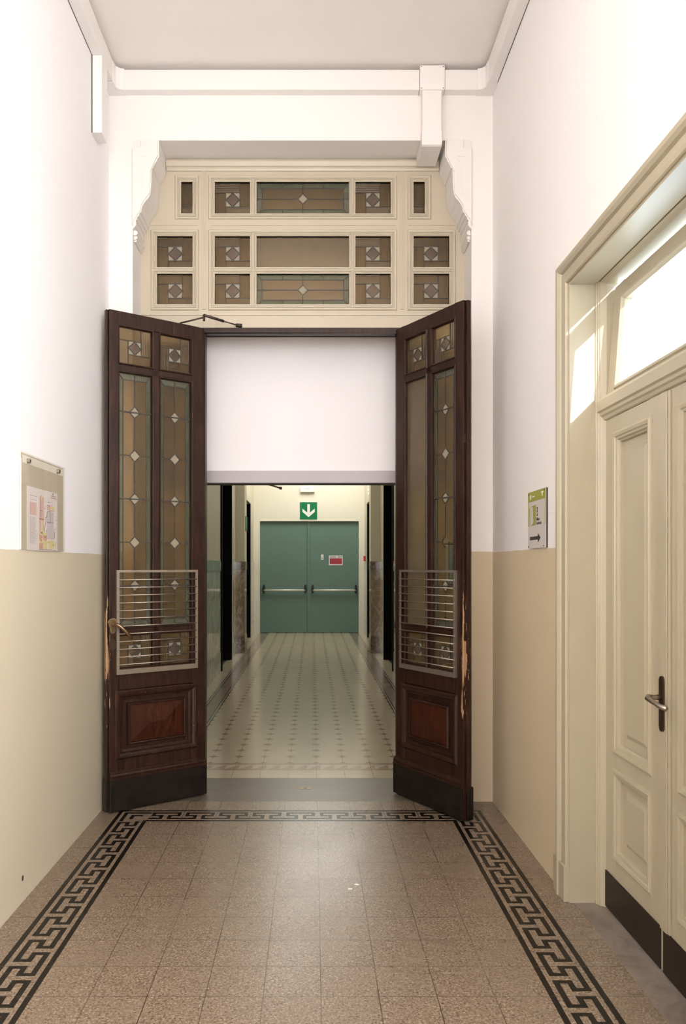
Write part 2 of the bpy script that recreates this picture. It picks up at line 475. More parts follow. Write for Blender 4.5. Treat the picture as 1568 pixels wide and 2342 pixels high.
while x < CR+0.05:
    x2 = min(x+0.1, CR+0.05); m_ = (x+x2)/2
    f.mat('tile_plain'); f.face([(x+0.01, 5.625, 0), (x2-0.004, 5.735, 0), (x, 5.735, 0), (x, 5.625, 0)])
    f.mat('tile_tan'); f.face([(x+0.01, 5.625, 0), (x2, 5.625, 0), (x2, 5.735, 0), (x2-0.004, 5.735, 0)])
    x += 0.1
for i in range(2):      # floors of the dark side rooms
    pass
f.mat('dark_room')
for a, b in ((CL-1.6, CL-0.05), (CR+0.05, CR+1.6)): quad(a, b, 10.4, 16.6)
fl = f.build('floor', weld=True)
for p in fl.data.polygons:
    if p.normal.z < 0: p.flip()
struct(fl)

# ------------------------------------------------------------------ front room walls and ceiling
w = MB().mat('wall_left'); w.box(XL-0.2, XL, YB, YF+0.3, 0, ZC); struct(w.build('wall_left'))
DY0, DY1, DZ = 2.255, 3.402, 2.737            # opening of the side door
WY0, WY1, WZ0, WZ1 = -1.7, 1.5, 1.15, 3.65    # unseen window added further along the wall to light the room
XO = 1.335
w = MB().mat('wall_right')
w.box(XR, XO, DY1+0.006, YF+0.3, 0, ZC)
w.box(XR, XO, DY0-0.006, DY1+0.006, DZ+0.006, ZC)
w.box(XR, XO, WY1, DY0-0.006, 0, ZC)
w.box(XR, XO, WY0, WY1, 0, WZ0); w.box(XR, XO, WY0, WY1, WZ1, ZC)
w.box(XR, XO, YB, WY0, 0, ZC)
struct(w.build('wall_right'))
w = MB().mat('plaster')
w.box(XL-0.02, OL, YF, YE, 0, ZC); w.box(OR, XR+0.02, YF, YE, 0, ZC); w.box(OL, OR, YF, YE, OT, ZC)
struct(w.build('wall_arch'))
w = MB().mat('plaster'); RX0, RX1, RZ0, RZ1 = -0.95, 0.80, 1.2, 3.7      # unseen window added in the rear wall for fill light
w.box(XL-0.2, RX0, YB-0.15, YB, 0, ZC); w.box(RX1, XO, YB-0.15, YB, 0, ZC); w.box(RX0, RX1, YB-0.15, YB, 0, RZ0); w.box(RX0, RX1, YB-0.15, YB, RZ1, ZC)
struct(w.build('wall_rear'))
w = MB().mat('creamdoor')
for x in (RX0, -0.105, RX1-0.06): w.box(x, x+0.06, YB-0.10, YB-0.04, RZ0, RZ1)
for z in (RZ0, 2.6, RZ1-0.06): w.box(RX0, RX1, YB-0.10, YB-0.04, z, z+0.06)
rw = struct(w.build('fill_window_rear'))
M['fill_glow_rear'] = emit('daylit frosted glass rear', (1.0, 0.972, 0.962), REAR_FILL_STRENGTH)  # self-glowing pane, added to brighten the arch wall from behind the camera
w = MB().mat('fill_glow_rear'); w.box(RX0, RX1, YB-0.075, YB-0.065, RZ0, RZ1); w.build('pane', rw)
w = MB().mat('ceiling'); w.box(XL-0.2, XO, YB-0.15, YF+0.3, ZC, ZC+0.15)
w.box(CL-1.7, CR+1.7, YF+0.3, YEND+0.3, ZC, ZC+0.15)
struct(w.build('ceiling'))
# added frosted window behind the camera: glazing bars and a glowing fill pane
w = MB().mat('creamdoor')
for y in (WY0, -0.66, 0.42, WY1-0.06): w.box(XR+0.04, XR+0.10, y, y+0.06, WZ0, WZ1)
for z in (WZ0, 2.35, WZ1-0.06): w.box(XR+0.04, XR+0.10, WY0, WY1, z, z+0.06)
win = struct(w.build('fill_window_right'))
M['fill_glow'] = emit('daylit frosted glass', (1.0, 0.972, 0.962), FILL_WINDOW_STRENGTH)  # self-glowing pane, added as fill from the right in place of sky
w = MB().mat('fill_glow'); w.box(XR+0.065, XR+0.075, WY0, WY1, WZ0, WZ1); w.build('pane', win)

# ------------------------------------------------------------------ corridor shell
def wall_side(name, x0, x1, face):
    w = MB().mat('cwall')
    y = YE
    for a, b in ((10.87, 12.14), (14.35, 15.83)):
        w.box(x0, x1, y, a, 0, ZC); w.box(x0, x1, a, b, 2.75, ZC); y = b
    w.box(x0, x1, y, YEND+0.2, 0, ZC)
    o = struct(w.build(name))
    sg = 1 if face == x1 else -1
    def slab(a, b, z0, z1, t, m, mb): 
        mb.mat(m)
        xa, xb = sorted((face, face+sg*t)); mb.box(xa, xb, a, b, z0, z1)
    d = MB()
    for a, b in ((YE, 10.76), (12.25, 13.02), (13.42, 14.24), (15.94, YEND)):
        slab(a, b, 0, 0.28, 0.012, 'marble_white', d); slab(a, b, 0.283, 1.408, 0.008, 'marble_white', d)
        slab(a, b, 1.411, 1.55, 0.014, 'marble_green', d)
    d.build('marble_dado', o)
    c = MB().mat('cream')
    for a, b in ((10.87, 12.14), (14.35, 15.83)):
        slab(a-0.10, a, 0, 2.86, 0.025, 'cream', c) if a > 12 else None
        slab(b, b+0.10, 0, 2.86, 0.025, 'cream', c)
        slab(a-0.10, b+0.10, 2.75, 2.88, 0.027, 'cream', c)
    c.build('door_casing', o)
    j = MB(); slab(10.80, 10.868, 0, 2.86, 0.022, 'darkdoor', j); j.build('dark_jamb', o)
    return o
wall_side('wall_corridor_left', CL-0.12, CL, CL)
wall_side('wall_corridor_right', CR, CR+0.12, CR)
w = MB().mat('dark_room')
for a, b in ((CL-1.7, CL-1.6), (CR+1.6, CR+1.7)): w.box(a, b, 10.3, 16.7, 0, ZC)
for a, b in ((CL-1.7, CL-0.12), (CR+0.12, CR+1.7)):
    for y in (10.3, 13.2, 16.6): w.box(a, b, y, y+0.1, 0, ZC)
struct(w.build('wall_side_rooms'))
FX0, FX1, FZ = -1.1515, 1.017, 2.457
w = MB().mat('cend')
w.box(CL-0.1, FX0, YEND, YEND+0.2, 0, ZC); w.box(FX1, CR+0.1, YEND, YEND+0.2, 0, ZC)
w.box(FX0, FX1, YEND, YEND+0.2, FZ, ZC)
struct(w.build('wall_end'))
w = MB().mat('dark_room'); w.box(FX0, FX1, YEND+0.14, YEND+0.2, 0, FZ); struct(w.build('wall_behind_fire_door'))
# wall lowered over the passage behind the wooden doors
w = MB().mat('bulk'); w.box(CL-0.02, CR+0.02, 5.392, 5.50, 2.15, ZC); bk = struct(w.build('wall_bulkhead'))
w = MB().mat('band'); w.box(CL-0.01, CR+0.01, 5.380, 5.50, 2.066, 2.15); w.mat('ink'); w.box(CL-0.01, CR+0.01, 5.383, 5.50, 2.060, 2.066)
struct(w.build('trim_1'))
# pilasters
def pilaster(x0, x1):
    w = MB().mat('marble_brown'); w.box(x0, x1, 13.02, 13.42, 0.295, 1.412)
    w.mat('marble_dark'); w.box(x0-0.006, x1+0.006, 13.012, 13.428, 1.412, 1.555); w.box(x0-0.006, x1+0.006, 13.012, 13.428, 0, 0.295)
    w.mat('cwall'); w.box(x0, x1, 13.02, 13.42, 1.555, ZC)
    return w
struct(pilaster(CL-0.02, -1.147).build('trim_2')); struct(pilaster(0.992, CR+0.02).build('trim_3'))

# ------------------------------------------------------------------ corbels in the top corners of the opening
def corbel(name, x0, sg, label):
    pr = [(0, 0), (.166, 0), (.166, -.105), (.154, -.121), (.154, -.128), (.140, -.148), (.131, -.168), (.131, -.174), (.121, -.178), (.119, -.21), (.1175, -.268),
          (.116, -.300), (.110, -.341), (.100, -.362), (.084, -.380), (.070, -.400), (.060, -.418), (.0556, -.440), (.0556, -.452),
          (.045, -.457), (.040, -.468), (.0405, -.476), (.0315, -.480), (.0265, -.492), (.027, -.500), (.019, -.503),
          (.022, -.520), (.020, -.536), (.003, -.557), (0, -.557)]
    t = thing(name, label, 'corbel', (x0+0.001*sg, YF, OT-0.001))
    def poly(p, d=0): return [(sg*a, b) for a, b in p]
    b = MB().mat('corbel'); b.prism_y(poly(pr), -0.006, 0.223); b.build('body', t)
    b = MB().mat('corbel')
    fl_ = [(-.0, -.004), (.05, -.004), (.05, -.054), (-.0, -.054)]
    b.prism_y(poly([(.0, -.052), (.052, -.052), (.052, -.002), (.158, -.002), (.158, -.100), (.124, -.172), (.112, -.2), (.109, -.335), (.08, -.372),
                    (.055, -.41), (.05, -.445), (.012, -.50), (.0, -.54)]), -0.016, -0.006)
    b.build('face_plate', t, 0.002)
    b = MB().mat('corbel')
    pts = [(.045, -.105), (.086, -.105), (.086, -.125), (.072, -.145), (.068, -.20), (.066, -.29), (.050, -.345)]
    for p, q in zip(pts, pts[1:]):
        d = Vector((q[0]-p[0], q[1]-p[1])).normalized(); h = Vector((-d.y, d.x))*0.0025
        b.prism_y(poly([(p[0]+h.x, p[1]+h.y), (q[0]+h.x, q[1]+h.y), (q[0]-h.x, q[1]-h.y), (p[0]-h.x, p[1]-h.y)]), -0.0185, -0.0155)
    b.build('incised_line', t)
    b = MB().mat('corbel')
    for i, (zz, rr) in enumerate(((-.557, .022), (-.585, .018), (-.603, .012))):
        pts = [(0, zz)]+[(max(0, .004+rr*math.cos(a)), zz-rr*0.6+rr*0.75*math.sin(a)) for a in [math.pi/2-j*math.pi/8 for j in range(9)]]+[(0, zz-rr*1.3)]
        b.prism_y(poly(pts), 0.022+0.012*i, 0.222)
    b.build('drop_moulding', t)
corbel('corbel', OL, 1, 'white scrolled plaster corbel at the upper left corner of the doorway opening')
corbel('corbel', OR, -1, 'white scrolled plaster corbel right of the trunking drop, upper right corner of the opening')

# ------------------------------------------------------------------ cable trunking under the ceiling
ZT0, ZT1 = 4.447, 4.575
def trunk(name, label, boxes, seams=()):
    t = thing(name, label, 'cable trunking', boxes[0][:1]+boxes[0][2:3]+boxes[0][4:5])
    o = Vector(t.location)
    b = MB().mat('trunk')
    for q in boxes: b.box(q[0]-o.x, q[1]-o.x, q[2]-o.y, q[3]-o.y, q[4]-o.z, q[5]-o.z)
    b.build('cover', t, 0.003)
    if seams:
        b = MB().mat('trunk_gap')
        for q in seams: b.box(q[0]-o.x, q[1]-o.x, q[2]-o.y, q[3]-o.y, q[4]-o.z, q[5]-o.z)
        b.build('seam', t)
    return t, o
trunk('cable_trunking', 'long white cable trunking along the top of the left wall', [(XL+0.001, XL+0.06, YB+0.01, 4.70, ZT0, ZT1)],
      [(XL+0.001, XL+0.004, YB+0.01, 4.70, ZT0-0.0018, ZT0)])
trunk('cable_trunking', 'long white cable trunking along the top of the right wall', [(XR-0.06, XR-0.001, YB+0.01, 4.70, ZT0-0.005, ZT1)],
      [(XR-0.004, XR-0.001, YB+0.01, 4.70, ZT0-0.007, ZT0-0.005)])
t, o = trunk('cable_trunking', 'white cable trunking across the wall above the doorway, from corner to corner', [(XL+0.10, 0.666, YF-0.06, YF, ZT0, ZT1-0.004), (0.824, XR-0.10, YF-0.06, YF, ZT0, ZT1-0.004)])
for sg, xw, nm in ((1, XL, 'corner_piece'), (-1, XR, 'corner_piece')):
    b = MB().mat('trunk')
    def cp(a, bb, z): return (xw+sg*a-o.x, YF-bb-o.y, z-o.z)
    prof = [(0, 0), (0.11, 0), (0.11, 0.062), (0.085, 0.068), (0.066, 0.088), (0.062, 0.140), (0, 0.140)]
    b.hull([[cp(a, c, ZT0-0.003) for a, c in prof], [cp(a, c, ZT1+0.002) for a, c in prof]])
    b.build(nm, t, 0.002)
trunk('cable_trunking', 'short white trunking stub hanging down the left wall near the corner', [(XL, XL+0.06, 4.46, 4.58, 3.998, ZT0)],
      [(XL, XL+0.006, 4.456, 4.46, 3.998, ZT0)])
t, o = trunk('cable_trunking', 'white trunking drop with junction box bending under the lintel at right', [(0.683, 0.803, YF-0.063, YF-0.001, 4.13, ZT0+0.02)])
b = MB().mat('trunk')
pr = [(YF-0.001, 4.19), (YF-0.066, 4.19), (YF-0.066, 4.120), (YF-0.058, 4.106), (YF-0.045, 4.100), (5.036, 4.100), (5.036, 4.162), (YF-0.001, 4.162)]
b.hull([[(0.680-o.x, y-o.y, z-o.z) for y, z in pr], [(0.806-o.x, y-o.y, z-o.z) for y, z in pr]])
b.build('elbow', t, 0.003)
b = MB().mat('trunk'); b.box(0.668-o.x, 0.822-o.x, YF-0.072-o.y, YF-0.001-o.y, 4.440-o.z, 4.592-o.z)
jb = b.build('junction_box', t, 0.004)
for xx in (0.676, 0.812):
    for zz in (4.449, 4.582):
        b = MB().mat('ink'); b.hull([[(xx+0.003*math.cos(a)-o.x, yy-o.y, zz+0.003*math.sin(a)-o.z) for a in [i*math.pi/4 for i in range(8)]] for yy in (YF-0.0735, YF-0.071)]); b.build('screw', jb)

# ------------------------------------------------------------------ leaded glass patterns (shared by the doors, sidelights and fanlight)
LT = 0.0055
def pane_square(parent, s, u0, u1, v0, v1, n, mirror=False, name='glass_pane', hole=None):
    """four ribbed strips round an opal square that holds a diamond"""
    W, H = u1-u0, v1-v0; a = 0.20*W; cu = (u0+u1)/2; cv = v0+0.47*H
    X = lambda q: (2*cu-q) if mirror else q
    g = MB(s); n0, n1 = n-0.002, n+0.002
    def rect(p0, p1, q0, q1, m):
        g.mat(m); x0, x1 = sorted((X(p0), X(p1))); g.box(x0, x1, q0, q1, n0, n1)
    L, R_, B, T = cu-a, cu+a, cv-a, cv+a
    rect(u0, R_, T, v1, 'amber_ribv'); rect(R_, u1, B, v1, 'amber_rib')
    rect(L, u1, v0, B, 'amber_ribv'); rect(u0, L, v0, T, 'amber_rib')
    for p in ([(L, T), (cu, T), (L, cv)], [(cu, T), (R_, T), (R_, cv)], [(R_, cv), (R_, B), (cu, B)], [(cu, B), (L, B), (L, cv)]):
        g.mat('opal'); g.prism(p, n0, n1)
    g.mat('mauve'); g.prism([(cu, T), (R_, cv), (cu, B), (L, cv)], n0, n1)
    o = g.build(name, parent, weld=False)
    l = MB(s).mat('lead')
    for p, q in (((L, T), (R_, T)), ((R_, T), (R_, B)), ((R_, B), (L, B)), ((L, B), (L, T)), ((R_, T), (R_, v1)), ((R_, B), (u1, B)),
                 ((L, B), (L, v0)), ((L, T), (u0, T)), ((cu, T), (R_, cv)), ((R_, cv), (cu, B)), ((cu, B), (L, cv)), ((L, cv), (cu, T))):
        l.bar((X(p[0]), p[1]), (X(q[0]), q[1]), LT, n-0.0035, n+0.0035)
    for p in ((cu, T), (R_, cv), (cu, B), (L, cv)): l.disc(X(p[0]), p[1], 0.006, n-0.0045, n+0.0045, 8)
    l.build('leading', o)
    return o
def pane_long(parent, s, u0, u1, v0, v1, n, zs, broken=False):
    """tall leaded light: green margin, centre line, small opal diamonds"""
    e, et = 0.028, 0.036; n0, n1 = n-0.002, n+0.002; cu = (u0+u1)/2; h = 0.035
    g = MB(s)
    g.mat('ggreenv')
    g.prism([(u0, v0), (u0+e, v0+et), (u0+e, v1-et), (u0, v1)], n0, n1)
    g.prism([(u1, v0), (u1-e, v0+et), (u1-e, v1-et), (u1, v1)], n0, n1)
    g.mat('ggreen')
    g.prism([(u0, v1), (u0+e, v1-et), (u1-e, v1-et), (u1, v1)], n0, n1)
    g.prism([(u0, v0), (u0+e, v0+et), (u1-e, v0+et), (u1, v0)], n0, n1)
    a, b = u0+e, u1-e
    zz = [v0+et]+sorted(zs)+[v1-et]
    for i in range(len(zz)-1):
        lo, hi = zz[i], zz[i+1]
        lo_d = i > 0; hi_d = i < len(zz)-2
        for sd, ed in ((-1, a), (1, b)):
            p = [(ed, lo)]
            p += [(cu+sd*h, lo), (cu, lo+h)] if lo_d else [(cu, lo)]
            p += [(cu, hi-h), (cu+sd*h, hi)] if hi_d else [(cu, hi)]
            p += [(ed, hi)]
            if broken and i == 1 and sd == 1: continue
            g.mat('amber'); g.prism(p, n0, n1)
    for i, z in enumerate(sorted(zs)):
        if broken and i == 1: continue
        g.mat('opal'); g.prism([(cu, z-h), (cu+h, z), (cu, z+h), (cu-h, z)], n0, n1)
    o = g.build('glass_pane', parent, weld=False)
    l = MB(s).mat('lead'); q0, q1 = n-0.0035, n+0.0035
    l.bar((a, v0+et), (a, v1-et), LT, q0, q1); l.bar((b, v0+et), (b, v1-et), LT, q0, q1)
    l.bar((a, v0+et), (b, v0+et), LT, q0, q1); l.bar((a, v1-et), (b, v1-et), LT, q0, q1)
    for p, q in (((u0, v0), (a, v0+et)), ((u1, v0), (b, v0+et)), ((u0, v1), (a, v1-et)), ((u1, v1), (b, v1-et)), ((cu, v0), (cu, v0+et)), ((cu, v1), (cu, v1-et))):
        l.bar(p, q, LT, q0, q1)
    pz = v0+et
    for i, z in enumerate(sorted(zs)):
        if not (broken and i == 1): l.bar((cu, pz), (cu, z-h), LT, q0, q1)
        pz = z+h
        for p, q in (((cu, z-h), (cu+h, z)), ((cu+h, z), (cu, z+h)), ((cu, z+h), (cu-h, z)), ((cu-h, z), (cu, z-h))):
            if broken and i == 1 and (p[0] > cu or q[0] > cu): continue
            l.bar(p, q, LT, q0, q1)
        if i % 2 == 0: l.bar((u0, z), (u1, z), 0.007, n+0.003, n+0.009)
        else:
            l.bar((u0, z), (cu-h, z), LT, q0, q1)
            if not broken or i != 1: l.bar((cu+h, z), (u1, z), LT, q0, q1)
    l.bar((cu, pz), (cu, v1-et), LT, q0, q1)
    l.build('leading', o)
    return o
def pane_wide(parent, s, u0, u1, v0, v1, n):
    """broad leaded light of the fanlight: green margin, one diamond"""
    e, et = 0.034, 0.034; n0, n1 = n-0.002, n+0.002; cu = (u0+u1)/2; cv = (v0+v1)/2; h = 0.034
    g = MB(s); a, b, c, d = u0+e, u1-e, v0+et, v1-et
    g.mat('ggreenv'); g.prism([(u0, v0), (a, c), (a, d), (u0, v1)], n0, n1); g.prism([(u1, v0), (b, c), (b, d), (u1, v1)], n0, n1)
    g.mat('ggreen'); g.prism([(u0, v1), (a, d), (b, d), (u1, v1)], n0, n1); g.prism([(u0, v0), (a, c), (b, c), (u1, v0)], n0, n1)
    g.mat('amber')
    for su, eu in ((-1, a), (1, b)):
        for sv, ev in ((-1, c), (1, d)):
            g.prism([(eu, cv), (cu+su*h, cv), (cu, cv+sv*h), (cu, ev), (eu, ev)], n0, n1)
    g.mat('opal'); g.prism([(cu, cv-h), (cu+h, cv), (cu, cv+h), (cu-h, cv)], n0, n1)
    o = g.build('glass_pane', parent, weld=False)
    l = MB(s).mat('lead'); q0, q1 = n-0.0035, n+0.0035
    S = [((a, c), (b, c)), ((a, d), (b, d)), ((a, c), (a, d)), ((b, c), (b, d)), ((u0, v0), (a, c)), ((u1, v0), (b, c)), ((u0, v1), (a, d)), ((u1, v1), (b, d)),
         ((u0, cv), (cu-h, cv)), ((cu+h, cv), (u1, cv)), ((cu, v0), (cu, cv-h)), ((cu, cv+h), (cu, v1)),
         ((cu-h, cv), (cu, cv+h)), ((cu, cv+h), (cu+h, cv)), ((cu+h, cv), (cu, cv-h)), ((cu, cv-h), (cu-h, cv))]
    for fr in (0.28, 0.72):
        x = u0+(u1-u0)*fr; S += [((x, v0), (x, c)), ((x, d), (x, v1))]
    for p, q in S: l.bar(p, q, LT, q0, q1)
    l.build('leading', o)
    return o
def pane_plain(parent, s, u0, u1, v0, v1, n, m='gplain'):
    g = MB(s).mat(m); g.box(u0, u1, v0, v1, n-0.002, n+0.002); return g.build('glass_pane', parent)

# ------------------------------------------------------------------ fanlight over the wooden doors
YT = 5.07
tw = thing('fanlight', 'cream painted leaded fanlight screen above the dark wooden doors', 'window', (0, YT, 3.045), (1, 0))
S_T = -1; Z0 = 3.045
def zz(py): return 1.488+(1293-py)*YT/1759-Z0
def xx(px): return (px-714)*YT/1759
cols = [(359, 440), (491, 571.5), (586.5, 798), (812.5, 893), (945.5, 1027)]
top_cols = [(414, 440), cols[1], cols[2], cols[3], (945.5, 971)]
rows = [(416, 488), (540, 611), (626, 696)]
holes = []
for r, (a, b) in enumerate(rows):
    for c, (p, q) in enumerate(top_cols if r == 0 else cols): holes.append((r, c, xx(p), xx(q), zz(b), zz(a)))
fr = MB(S_T).mat('cream')
ztop = OT-Z0
# rails and stiles laid round the panes; each rail band is cut by the panes of its row
yb = [0.0]+[v for r in (2, 1, 0) for v in (zz(rows[r][1]), zz(rows[r][0]))]+[ztop]
for i in range(0, len(yb)-1):
    if i % 2 == 0: fr.box(OL, OR, yb[i], yb[i+1], -0.045, 0.0)
    else:
        r = 2-(i-1)//2
        hs = sorted((h[2], h[3]) for h in holes if h[0] == r)
        e = [OL]+[q for h in hs for q in h]+[OR]
        for j in range(0, len(e), 2): fr.box(e[j], e[j+1], yb[i], yb[i+1], -0.045, 0.0)
fr.build('frame', tw)
mo = MB(S_T).mat('cream')
RP = [(0.0, -0.028), (0.0, -0.004), (0.006, 0.004), (0.012, 0.004), (0.014, -0.001), (0.019, 0.007), (0.028, 0.009), (0.034, 0.004), (0.038, -0.002)]
RP2 = [(0.0, -0.028), (0.0, -0.004), (0.005, 0.004), (0.010, 0.004), (0.012, -0.001), (0.0145, 0.006), (0.0195, 0.006), (0.0195, -0.002)]
for h in holes: mo.ring(h[2], h[3], h[4], h[5], RP2)
def outer(px0, px1, py0, py1):
    mo.ring(xx(px0)-0.022, xx(px1)+0.022, zz(py1)-0.022, zz(py0)+0.022, [(0, -0.002), (0, 0.006), (0.006, 0.010), (0.014, 0.010), (0.018, 0.004), (0.022, -0.002)])
outer(491, 893, 416, 488); outer(491, 893, 540, 696); outer(359, 440, 540, 696); outer(945.5, 1027, 540, 696)
outer(414, 440, 416, 488); outer(945.5, 971, 416, 488)
mo.build('pane_moulding', tw)
mo = MB(S_T).mat('cream')
for p in (466, 919):                                         # upright beads between the casements
    mo.box(xx(p)-0.012, xx(p)+0.012, zz(708), zz(392), 0, 0.006); mo.box(xx(p)-0.003, xx(p)+0.003, zz(708), zz(392), 0.006, 0.010)
for a, b in ((483, 903), (345, 452), (934, 1040)): mo.box(xx(a), xx(b), zz(516), zz(513), 0, 0.005)
mo.box(OL, OR, zz(722), zz(716), 0, 0.012); mo.box(OL, OR, zz(747), zz(722), 0, 0.004); mo.box(OL, OR, 0, zz(746), 0, 0.016)
mo.sweep([(OL+0.17, zz(392)), (OR-0.17, zz(392))], [(0, 0), (0, 0.008), (0.012, 0.012), (0.022, 0.012), (0.026, 0.02), (0.05, 0.03), (0.06, 0.03), (0.075, 0.0)], closed=False)
mo.build('rail_moulding', tw)
for r, c, a, b, z0, z1 in holes:
    if r == 0 and c in (0, 4):
        g = MB(S_T).mat('amber_rib'); g.box(a, b, z0+0.055, z1, -0.024, -0.020); g.mat('amber_ribv'); g.box(a, b, z0, z0+0.055, -0.024, -0.020)
        g = g.build('glass_pane', tw); l = MB(S_T).mat('lead'); l.bar((a, z0+0.055), (b, z0+0.055), LT, -0.0255, -0.018); l.build('leading', g)
    elif c == 2:
        if r == 1: pane_plain(tw, S_T, a, b, z0, z1, -0.022)
        else: pane_wide(tw, S_T, a, b, z0, z1, -0.022)
    else: pane_square(tw, S_T, a, b, z0, z1, -0.022)

# sidelights behind the open leaves
def sidelight(x0, x1, label):
    t = thing('sidelight', label, 'window', (x0, YT, 0), (1, 0))
    W = x1-x0; b = MB(-1).mat('cream'); e = 0.07
    vs = [0.0, 0.86, 1.06, 1.13, 2.66, 2.72, 2.94, 3.043]
    for v0, v1 in ((0, 0.86), (1.06, 1.13), (2.66, 2.72), (2.94, 3.043)): b.box(e, W-e, v0, v1, -0.045, 0)
    b.box(0, e, 0, 3.043, -0.045, 0); b.box(W-e, W, 0, 3.043, -0.045, 0)
    for v0, v1 in ((0.86, 1.06), (1.13, 2.66), (2.72, 2.94)): b.ring(e, W-e, v0, v1, RP2)
    b.ring(e+0.03, W-e-0.03, 0.30, 0.74, [(0, 0), (0, 0.01), (0.02, 0.014), (0.03, 0)])
    b.build('frame', t)
    pane_square(t, -1, e, W-e, 0.86, 1.06, -0.022); pane_square(t, -1, e, W-e, 2.72, 2.94, -0.022)
    pane_long(t, -1, e, W-e, 1.13, 2.66, -0.022, [1.3635+0.2655*i for i in range(5)])
sidelight(OL, -0.735, 'cream leaded sidelight hidden behind the left dark wooden door leaf')
sidelight(0.585, OR, 'cream leaded sidelight seen through the right dark wooden door leaf')
# dark wooden door frame
b = MB().mat('wood'); b.box(-0.735, 0.585, 5.035, 5.115, 3.008, 3.045); b.box(-0.735, -0.700, 5.035, 5.115, 0, 3.008); b.box(0.550, 0.585, 5.035, 5.115, 0, 3.008)
struct(b.build('trim_4', bevel=0.003))

# ------------------------------------------------------------------ the two dark wooden door leaves
DIA = [1.3635+0.2655*i for i in range(5)]
def wooden_leaf(label, hinge, direction, s, L, mirror, right=False):
    t = thing('wooden_door', label, 'door', (hinge[0], hinge[1], 0), direction)
    A0, A1, B0, B1 = 0.0886, 0.313, 0.359, 0.583
    V = [0.012, 0.86, 1.068, 1.108, 2.665, 2.710, 2.942, 3.025]
    T = 0.045
    b = MB(s).mat('wood')
    b.box(0, A0, V[0], V[7], -T, 0); b.box(B1, L, V[0], V[7], -T, 0)
    b.box(A0, B1, V[6], V[7], -T, 0)
    b.box(A0, B1, V[4], V[5], -T, -0.004); b.box(A0, B1, V[2], V[3], -T, -0.004)
    b.box(A0, B1, 0.735, V[1], -T, 0); b.box(A0, B1, V[0], 0.325, -T, 0)
    b.box(A1, B0, V[1], V[6], -T, -0.004)
    b.box(L, L+0.014, V[0], V[7], -T, -0.018)                 # rebate
    b.build('frame', t, 0.0025)
    m = MB(s).mat('wood')
    PP = [(0, -0.030), (-0.0, -0.008), (0.004, 0.002), (0.010, 0.003), (0.016, -0.006)]
    for u0, u1 in ((A0, A1), (B0, B1)):
        for v0, v1 in ((V[1], V[2]), (V[3], V[4]), (V[5], V[6])):
            m.ring(u0+0.008, u1-0.008, v0+0.008, v1-0.008, PP)
    m.build('glazing_bead', t)
    for k_, (u0, u1) in enumerate(((A0, A1), (B0, B1))):
        a, c = u0+0.008, u1-0.008
        pane_square(t, s, a, c, V[1]+0.008, V[2]-0.008, -0.024, mirror)
        pane_square(t, s, a, c, V[5]+0.008, V[6]-0.008, -0.024, mirror)
        if right and k_ == 0: pane_plain(t, s, a, c, V[3]+0.008, V[4]-0.008, -0.024)
        else: pane_long(t, s, a, c, V[3]+0.008, V[4]-0.008, -0.024, DIA, broken=right)
    # moulded lower panel with a pyramid field
    p = MB(s).mat('wood')
    p0, p1, q0, q1 = 0.062, 0.598, 0.322, 0.722
    p.box(A0, B1, 0.325, 0.735, -T+0.01, -0.020)
    p.ring(p0+0.05, p1-0.05, q0+0.05, q1-0.05, [(0.0, -0.020), (0.0, -0.012), (0.016, -0.008), (0.022, 0.004), (0.034, 0.010), (0.046, 0.012), (0.052, 0.004), (0.058, 0.0)])
    pn = p.build('panel_moulding', t)
    p = MB(s).mat('wood')
    a, c, d, e = p0+0.075, p1-0.075, q0+0.075, q1-0.075
    i = 0.028
    p.ring(a+0.012, c-0.012, d+0.012, e-0.012, [(0, -0.012), (0, 0.004), (0.006, 0.006), (0.012, 0.0), (0.016, -0.02)])
    p.mat('wood_panel')
    cu, cv = (a+c)/2, (d+e)/2
    a2, c2, d2, e2 = a+0.014, c-0.014, d+0.014, e-0.014
    rm = 0.045
    P4 = [(a2, d2), (c2, d2), (c2, e2), (a2, e2)]
    top = [(cu-rm, cv), (cu+rm, cv)]
    p.face([(a2, d2, -0.004), (c2, d2, -0.004), (top[1][0], cv, 0.016), (top[0][0], cv, 0.016)])
    p.face([(a2, e2, -0.004), (c2, e2, -0.004), (top[1][0], cv, 0.016), (top[0][0], cv, 0.016)])
    p.face([(a2, d2, -0.004), (a2, e2, -0.004), (top[0][0], cv, 0.016)])
    p.face([(c2, d2, -0.004), (c2, e2, -0.004), (top[1][0], cv, 0.016)])
    p.build('raised_panel', t)
    # plinth
    p = MB(s).mat('plinth'); p.box(-0.008, L+0.002, 0.010, 0.200, 0, 0.018)
    p.box(-0.008, L+0.016, 0.010, 0.200, -T-0.018, -0.018)
    pl = p.build('plinth', t, 0.003)
    p = MB(s).mat('wood')
    cap = [(0.200, 0), (0.200, 0.022), (0.208, 0.022), (0.212, 0.016), (0.222, 0.019), (0.232, 0.014), (0.238, 0.006), (0.246, 0.005), (0.246, 0)]
    p.hull([[(uu, v, n) for v, n in cap] for uu in (-0.006, L)]); p.build('plinth_cap', pl)
    # steel guard
    g = MB(s).mat('grille'); u0, u1, v0, v1 = 0.055, 0.602, 0.829, 1.459
    g.box(u0, u1, v0, v0+0.030, 0.010, 0.015); g.box(u0, u1, v1-0.014, v1, 0.010, 0.015)
    g.box(u0, u0+0.018, v0+0.030, v1-0.014, 0.010, 0.015); g.box(u1-0.018, u1, v0+0.030, v1-0.014, 0.010, 0.015)
    g.box(u0, u0+0.003, v0, v1, 0.0, 0.010); g.box(u1-0.003, u1, v0, v1, 0.0, 0.010)
    gr = g.build('guard_grille', t)
